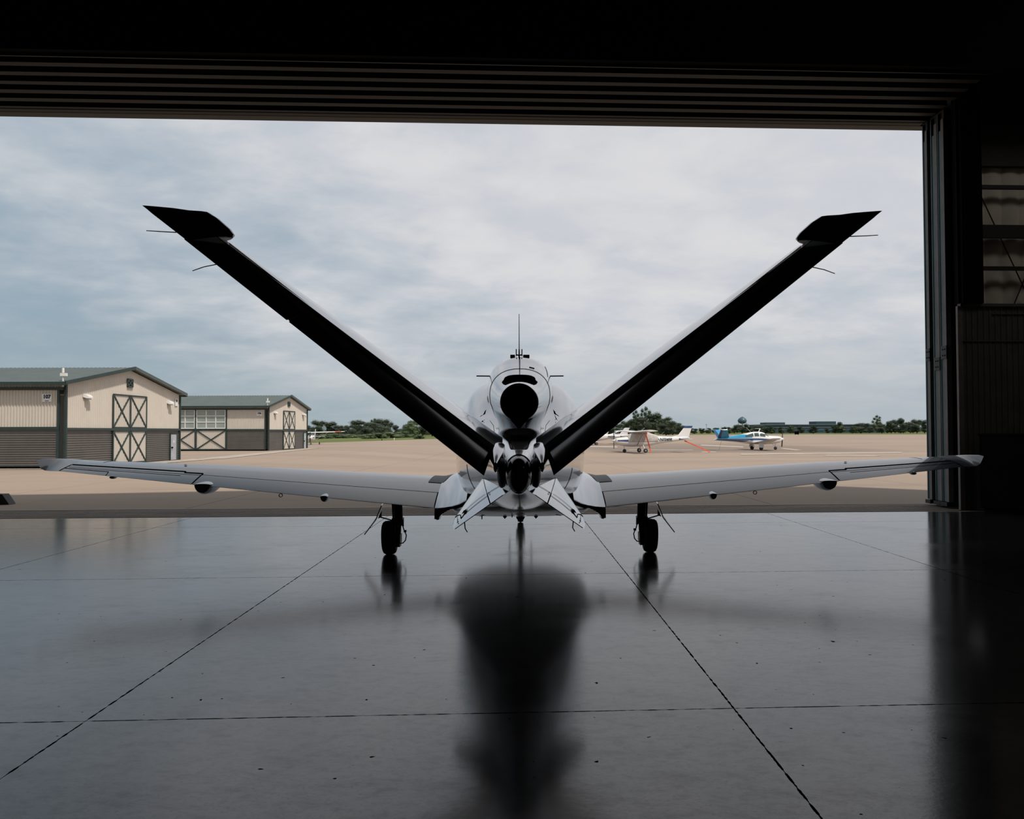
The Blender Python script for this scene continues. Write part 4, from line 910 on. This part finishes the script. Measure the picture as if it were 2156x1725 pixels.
def bonanza(X, Y, hx, hy):
    g0 = gz(X, Y); r = empty('light_airplane', (X, Y, g0), math.atan2(-hx, hy), 'white and turquoise low-wing plane with a V-tail and navy stripe', 'airplane')
    B = Surf([(2.55, .20, 1.22, .20, .24, 2, 2), (2.3, .38, 1.20, .32, .40, 2.3, 2.3), (1.4, .50, 1.16, .42, .48, 2.6, 2.5), (.95, .54, 1.15, .46, .50, 2.8, 2.6), (.45, .55, 1.15, .80, .52, 2.4, 2.6), (-.1, .55, 1.16, .90, .52, 2.4, 2.6),
              (-.9, .52, 1.18, .84, .50, 2.3, 2.5), (-1.8, .42, 1.20, .64, .42, 2.2, 2.3), (-3.2, .26, 1.22, .36, .28, 2.2, 2.2), (-4.6, .12, 1.20, .18, .14, 2, 2), (-5.3, .02, 1.18, .03, .03, 2, 2)])
    body = MB().loft([B.ring(max(-5.3, 2.55 - .11 * i), 36) for i in range(73)]).build('fuselage', PWH, r)
    for s in (1, -1):
        A = lambda d: rad(d) if s > 0 else rad(180 - d)
        mb = MB(); B.patch(mb, 2.4, -5.2, lambda t: (A(-2 - 6 * t), A(5 + 4 * t)), 30, 3, .007); mb.build('side_stripe', PBL, body)
        mb = MB(); B.patch(mb, -.9, -5.2, lambda t: (A(-42 * sstep(0, .3, t)), A(-10)), 24, 4, .007); mb.build('side_stripe', PBL, body)
        mb = MB(); B.patch(mb, -1.0, -5.0, lambda t: (A(12), A(30 + 48 * sstep(0, .35, t))), 24, 6, .006); mb.build('aft_panel', PTQ, body)
        for y0, y1, e in ((.50, -.12, 0), (-.22, -.75, 0), (-.85, -1.75, 8)):
            mb = MB(); B.patch(mb, y0, y1, lambda t: (A(20), A((50 if y0 > .4 else 54) - e * t * 1.8)), 8, 4, .010); mb.build('window', GLS, body)
        R = [foil_ring((s * x, yl, z), (s * x, yt, z - .02), (0, .03, 1), t, 0, 1, .02, n=10) for x, yl, yt, z, t in ((.3, 1.25, -.95, .82, .15), (1.0, 1.0, -.92, .88, .15), (4.7, .62, -.45, 1.33, .12), (5.0, .45, -.35, 1.36, .07))]
        w = MB().loft(fix(R, s)).build('wing', PWH, r)
        MB().bar((s * .58, -.9, .72), (s * .62, -.95, .38), .05, .1).build('boarding_step', PWH, w)
        m = empty('main_gear', (s * 1.45, -.35, 0)); m.parent = r
        MB().tube([(0, 0, .85), (0, 0, .25)], .05, 8).box(s * .07 - .02, s * .07 + .02, -.28, .28, .30, .82).build('gear_leg', PWH, m)
        MB().lathe((0, 0, .22), (1, 0, 0), [(-.08, 0), (-.085, .14), (-.05, .215), (.05, .215), (.085, .14), (.08, 0)], 24).build('tire', RUB, m)
        def vt(q, y): return Vector((s * .84 * q, y, 1.24 + .54 * q + 0.1))
        R = [foil_ring(vt(q, yl), vt(q, yt), (s * -.54, 0, .84), .08, 0, .68, 0, n=8) for q, yl, yt in ((.05, -3.5, -4.85), (1.75, -4.15, -4.95))]
        tf = MB().loft(fix(R, -s)).build('tail_fin', PTQ, r)
        R = [foil_ring(vt(q, yl), vt(q, yt), (s * -.54, 0, .84), .08, .70, 1, 0, n=8) for q, yl, yt in ((.05, -3.5, -4.85), (1.75, -4.15, -4.95))]
        MB().loft(fix(R, -s)).build('ruddervator', PBL, tf)
    mb = MB(); B.patch(mb, .92, .52, lambda t: (rad(42 - 6 * t), rad(138 + 6 * t)), 5, 10, .010); mb.build('windshield', GLS, body)
    MB().lathe((0, 2.5, 1.22), (0, 1, 0), [(0, .19), (.12, .17), (.28, .09), (.38, .0)], 20).build('spinner', PWH, r)
    a = rad(8); MB().bar((0, 2.66, 1.22), (sin(a) * 1.05, 2.66, 1.22 + cos(a) * 1.05), .14, .04).bar((0, 2.66, 1.22), (-.3, 2.72, .35), .12, .04).build('propeller', DKM, r)
    n_ = empty('nose_gear', (0, 1.85, 0)); n_.parent = r
    MB().tube([(0, .0, .8), (0, 0, .2)], .045, 8).bar((0, -.45, .75), (0, 0, .4), .05).build('gear_leg', PWH, n_)
    MB().lathe((0, 0, .19), (1, 0, 0), [(-.06, 0), (-.065, .12), (-.04, .185), (.04, .185), (.065, .12), (.06, 0)], 20).build('tire', RUB, n_)
    MB().tube([(0, -1.0, 2.02), (0, -1.5, 2.5)], .014, 5).build('antenna', PWH, r)
    MB().bar((0, -.1, 2.0), (0, .08, 2.42), .03, .10).bar((0, .1, 2.42), (0, -.5, 2.42), .04, .025).build('antenna', PWH, r)
    MB().tube([(0, -4.4, 1.1), (0, -4.7, .0)], .01, 5).build('tail_tether', RUB, r)
bonanza(27.7, 91.0, .998, .06)

# ================================================================== FAR BACKGROUND
def tree_proto(name, w, h, seed, leaf, n=5500, trunk=.12, blobs=None, ls=.034):
    rnd = random.Random(seed)
    r = empty(name, (0, 0, 0))
    tb = MB().tube([(0, 0, 0), (0, 0, h * .35), (rnd.uniform(-.05, .05) * w, 0, h * .8)], [h * .028, h * .02, h * .006], 6)
    for k in range(5):
        a = rnd.uniform(0, 2 * pi); z = h * rnd.uniform(.25, .6); tb.tube([(0, 0, z), (cos(a) * w * .3, sin(a) * w * .3, z + h * .2)], [h * .012, h * .004], 5)
    tb.build('trunk', BARK, r)
    if blobs is None:
        blobs = []
        for k in range(11):
            a = rnd.uniform(0, 2 * pi); z = rnd.uniform(trunk + .06, .88); rr = .30 * math.sqrt(max(.05, 1 - ((z - .5) / .55) ** 2)) * rnd.uniform(.3, 1)
            blobs.append((cos(a) * rr, sin(a) * rr, z, rnd.uniform(.12, .21)))
        blobs += [(0, 0, .52, .28), (.14, 0, .28, .22), (-.16, .05, .27, .2), (0, -.1, .2, .16)]
    mb = MB()
    for bx, by, bz, br in blobs:      # inner mass
        vs = []; ph = [rnd.uniform(0, 6) for _ in range(4)]
        for i in range(8):
            t = pi * i / 7
            for k in range(10):
                u = 2 * pi * k / 10; q = br * .58 * (1 + .16 * sin(3 * u + ph[0] + 2 * t) + .12 * sin(5 * t + ph[1] + u))
                vs.append(((bx + q * sin(t) * cos(u)) * w, (by + q * sin(t) * sin(u)) * w, (bz - q * .9 * cos(t)) * h))
        mb.add(vs, [(i * 10 + k, i * 10 + (k + 1) % 10, (i + 1) * 10 + (k + 1) % 10, (i + 1) * 10 + k) for i in range(7) for k in range(10)])
    for _ in range(n):
        bx, by, bz, br = rnd.choice(blobs); v = Vector((rnd.gauss(0, 1), rnd.gauss(0, 1), rnd.gauss(0, 1))).normalized() * br * rnd.uniform(.62, 1.2)
        c = Vector(((bx + v.x) * w, (by + v.y) * w, (bz + v.z * .9) * h)); s_ = ls * h * rnd.uniform(.5, 1.1)
        a = Vector((rnd.gauss(0, 1), rnd.gauss(0, 1), rnd.gauss(0, 1))).normalized(); b = a.orthogonal().normalized()
        mb.add([c - a * s_ * .5, c + b * s_ * .35, c + a * s_ * .5, c - b * s_ * .35], [(0, 1, 2, 3)])
    mb.build('crown', leaf, r)
    return r
def pix(x, D, g=-.68):      # ground point seen at photo column x, D metres ahead
    d = fw + r2 * ((x - CX) / F); t = D / d.y; return (d.x * t, D, g)
PROTO = {}
def plant(kind, x, D, top, wpx, label, cat='tree', group=None, base=None):
    """one tree: photo column x, distance D, crown top at photo row top, crown width wpx"""
    hz_ = 905.2 - .003 * (x - 1078); h = .68 + 1.54 + (hz_ - top) * D / F; w = wpx * D / F
    seed, leaf, extra = kind
    if kind[0] not in PROTO:
        PROTO[kind[0]] = tree_proto('broadleaf_tree' if cat == 'tree' else 'bush', 1, 1, seed, leaf, **extra); o = PROTO[kind[0]]
    else: o = copy_tree(PROTO[kind[0]])
    o.location = pix(x, D); o.scale = (w, w, h); o.rotation_euler.z = random.uniform(0, 6)
    tag(o, label, cat, group); return o
KD = [(11 + i, LF[0], {}) for i in range(3)]; KM = [(31 + i, LF[1], {}) for i in range(3)]; KL = (51, LF[2], {}); KH = [(61 + i, LF[3], {}) for i in range(2)]
KB = (71, LF[1], dict(blobs=[(-.32, 0, .26, .27), (0, .1, .42, .38), (.32, 0, .28, .28), (.12, -.2, .2, .28), (-.12, -.15, .5, .3), (-.2, .1, .1, .24), (.2, .1, .12, .24), (.45, 0, .1, .16), (-.45, 0, .12, .16)], n=3000)); KBL = (72, LF[2], dict(blobs=[(-.32, 0, .26, .27), (0, .1, .42, .38), (.32, 0, .28, .28), (.12, -.2, .2, .28), (-.12, -.15, .5, .3), (-.2, .1, .1, .24), (.2, .1, .12, .24), (.45, 0, .1, .16), (-.45, 0, .12, .16)], n=3000))
KT = (81, LF[1], dict(blobs=[(0, 0, .93, .10), (-.18, .0, .80, .12), (.2, 0, .86, .09), (.05, 0, .74, .12), (-.3, 0, .62, .09), (.3, .1, .72, .08), (.0, 0, .58, .16), (.22, 0, .52, .2), (-.2, 0, .42, .2), (0, 0, .3, .3)], n=2600, ls=.03))
ORD = ['first', 'second', 'third', 'fourth', 'fifth', 'sixth', 'seventh', 'eighth', 'ninth', 'tenth', 'eleventh', 'twelfth', 'thirteenth', 'fourteenth', 'fifteenth', 'sixteenth']
def row(kinds, spots, D0, dd, nrow, fmt, group, cat='tree', step=3):
    """a tree line: spots (column, top row, crown width) left to right, staggered over nrow ranks"""
    spots = sorted(spots)
    for i, (x, top, w) in enumerate(spots):
        plant(kinds[(i * step) % len(kinds)], x, D0 + dd * (i % nrow) + (i * 7) % 5, top, w, fmt % ORD[i], cat, group)
row(KD, [(652, 893, 44), (672, 883, 50), (694, 886, 46), (712, 893, 36), (735, 894, 34), (757, 883, 54), (778, 887, 46), (803, 880, 56), (818, 886, 36), (836, 893, 28), (850, 892, 30), (890, 883, 54), (910, 890, 50), (745, 892, 34), (725, 898, 30), (790, 889, 40)], 335, 15, 4,
    'dark green tree, %s from the far hangar in the left tree line', 'row of dark trees left of the jet')
plant(KT, 789, 400, 879, 34, 'thin-crowned tree standing tallest in the left tree line')
plant(KL, 868, 322, 882, 52, 'light green rounded tree at the right end of the left tree line')
row([KB, KBL], [(772, 906, 40), (797, 903, 44), (822, 901, 50), (845, 899, 46), (752, 908, 36), (864, 908, 36), (715, 905, 44), (685, 906, 44), (735, 907, 34), (660, 907, 36), (882, 909, 30)], 255, 14, 5,
    'low green bush, %s from the left at the foot of the left tree line', 'bushes at the foot of the left tree line', 'bush', 1)
plant(KT, 1360, 520, 854, 44, 'tallest tree of the clump right of the jet, with open wispy crown')
plant(KT, 1339, 500, 861, 36, 'second wispy tall tree just left of the tallest one right of the jet')
row(KD + KM, [(1318, 882, 44), (1300, 890, 42), (1335, 880, 50), (1352, 876, 52), (1376, 867, 54), (1396, 874, 54), (1416, 884, 50), (1283, 894, 40), (1366, 886, 60), (1402, 890, 56), (1268, 898, 36), (1428, 894, 40), (1322, 893, 50)], 395, 29, 5,
    'broadleaf tree, %s from the left in the tall clump behind the parked planes', 'tall clump of trees behind the parked planes')
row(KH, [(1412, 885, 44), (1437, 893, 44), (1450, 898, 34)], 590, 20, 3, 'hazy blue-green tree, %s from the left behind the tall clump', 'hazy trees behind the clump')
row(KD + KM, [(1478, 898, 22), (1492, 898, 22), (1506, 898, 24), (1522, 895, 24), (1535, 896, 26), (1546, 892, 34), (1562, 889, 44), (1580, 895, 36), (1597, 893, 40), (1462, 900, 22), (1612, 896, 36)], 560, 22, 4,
    'small distant tree, %s from the left in the low line around the water tower', 'low tree line by the water tower', step=2)
row(KM + KD, [(1624, 895, 30), (1645, 896, 26), (1664, 893, 30), (1686, 895, 26), (1712, 894, 34), (1742, 898, 16), (1770, 885, 40), (1758, 893, 32), (1812, 888, 56), (1830, 893, 30), (1795, 894, 30), (1868, 897, 18)], 545, 18, 4,
    'round tree, %s from the left in front of the long hazy building', 'trees in front of the long building', step=1)
row(KD, [(1868, 884, 32), (1884, 881, 34), (1901, 878, 32), (1916, 886, 34), (1930, 880, 38), (1946, 882, 36), (1876, 890, 38), (1896, 889, 38), (1922, 889, 38), (1962, 880, 38), (1856, 890, 30), (1978, 882, 36)], 530, 20, 4,
    'dark tree, %s from the left in the cluster beside the door stack', 'dark trees next to the door stack')
plant(KT, 1846, 620, 871, 38, 'tall loose-crowned tree rising above the right end of the long building')

# long hazy building
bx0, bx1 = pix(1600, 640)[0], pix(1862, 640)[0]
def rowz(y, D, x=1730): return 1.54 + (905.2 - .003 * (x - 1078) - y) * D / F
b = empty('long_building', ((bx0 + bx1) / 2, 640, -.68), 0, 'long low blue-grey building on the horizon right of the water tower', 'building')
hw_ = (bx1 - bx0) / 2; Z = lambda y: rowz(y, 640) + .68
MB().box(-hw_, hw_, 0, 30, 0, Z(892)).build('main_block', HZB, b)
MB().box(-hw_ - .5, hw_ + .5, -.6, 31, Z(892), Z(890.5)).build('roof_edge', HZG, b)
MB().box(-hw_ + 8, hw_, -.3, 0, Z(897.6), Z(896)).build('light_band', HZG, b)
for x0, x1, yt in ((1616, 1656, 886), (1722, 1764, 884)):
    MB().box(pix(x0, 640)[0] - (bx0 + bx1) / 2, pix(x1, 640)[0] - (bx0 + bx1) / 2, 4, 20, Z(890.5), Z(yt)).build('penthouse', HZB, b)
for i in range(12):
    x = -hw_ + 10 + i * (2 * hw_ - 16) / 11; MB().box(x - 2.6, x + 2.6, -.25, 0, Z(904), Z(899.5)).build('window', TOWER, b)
# water tower
tx, ty, _ = pix(1562.5, 900); T = empty('water_tower', (tx, ty, -.68), 0, 'blue-grey round water tower on thin legs above the trees', 'water tower')
ZT = lambda y: rowz(y, 900, 1562) + .68; rr_ = 9.4 * 900 / F
zc_ = ZT(882.5); MB().lathe((0, 0, zc_), (0, 0, 1), [(-3.6, .0), (-3.4, rr_ * .45), (-2.2, rr_ * .82), (-.5, rr_), (.3, rr_), (1.8, rr_ * .86), (3.3, rr_ * .5), (4.0, rr_ * .2), (4.6, 0)], 28).build('tank', TOWER, T)
MB().lathe((0, 0, zc_ - .6), (0, 0, 1), [(-.2, rr_ + .3), (.2, rr_ + .3)], 28).build('catwalk', HZG, T)
for k in range(6):
    a = k * pi / 3 + .26; MB().tube([(cos(a) * rr_ * 1.0, sin(a) * rr_ * 1.0, 0), (cos(a) * rr_ * .97, sin(a) * rr_ * .97, zc_ - .5)], .22, 6).build('leg', TOWER, T)
MB().tube([(0, 0, 0), (0, 0, zc_ - 3)], .5, 8).build('riser_pipe', TOWER, T)
# odds and ends on the field
x, y, z = pix(1677, 395); tag(MB().box(-.95, .95, -.4, .4, .25, 1.75).box(-.8, -.6, -.1, .1, 0, .3).box(.6, .8, -.1, .1, 0, .3).build('field_sign', SEAM, None, (x, y, z)), 'black boxy sign standing on the grass beyond the low-wing plane', 'sign')
x, y, z = pix(830, 215); z = gz(x, y) if y < edge(x) else -.68
tag(MB().tube([(0, 0, 0), (0, 0, .45)], .10, 10).tube([(0, 0, .45), (0, 0, .62)], [.10, .05], 10).build('edge_marker', WHT, None, (x, y, -.70)), 'small white edge marker on the grass left of the jet', 'marker')
x, y, z = pix(804, 210); tag(MB().tube([(0, 0, 0), (0, 0, .34)], .10, 10).build('edge_marker', SEAM, None, (x, y, -.70)), 'small dark edge marker on the grass left of the white one', 'marker')
x, y, z = pix(1487, 700); tag(MB().tube([(0, 0, 0), (0, 0, 8)], .12, 6).box(-.8, .8, -.08, .08, 7.2, 7.4).build('utility_pole', HZB, None, (x, y, z)), 'thin utility pole on the horizon left of the water tower', 'pole')
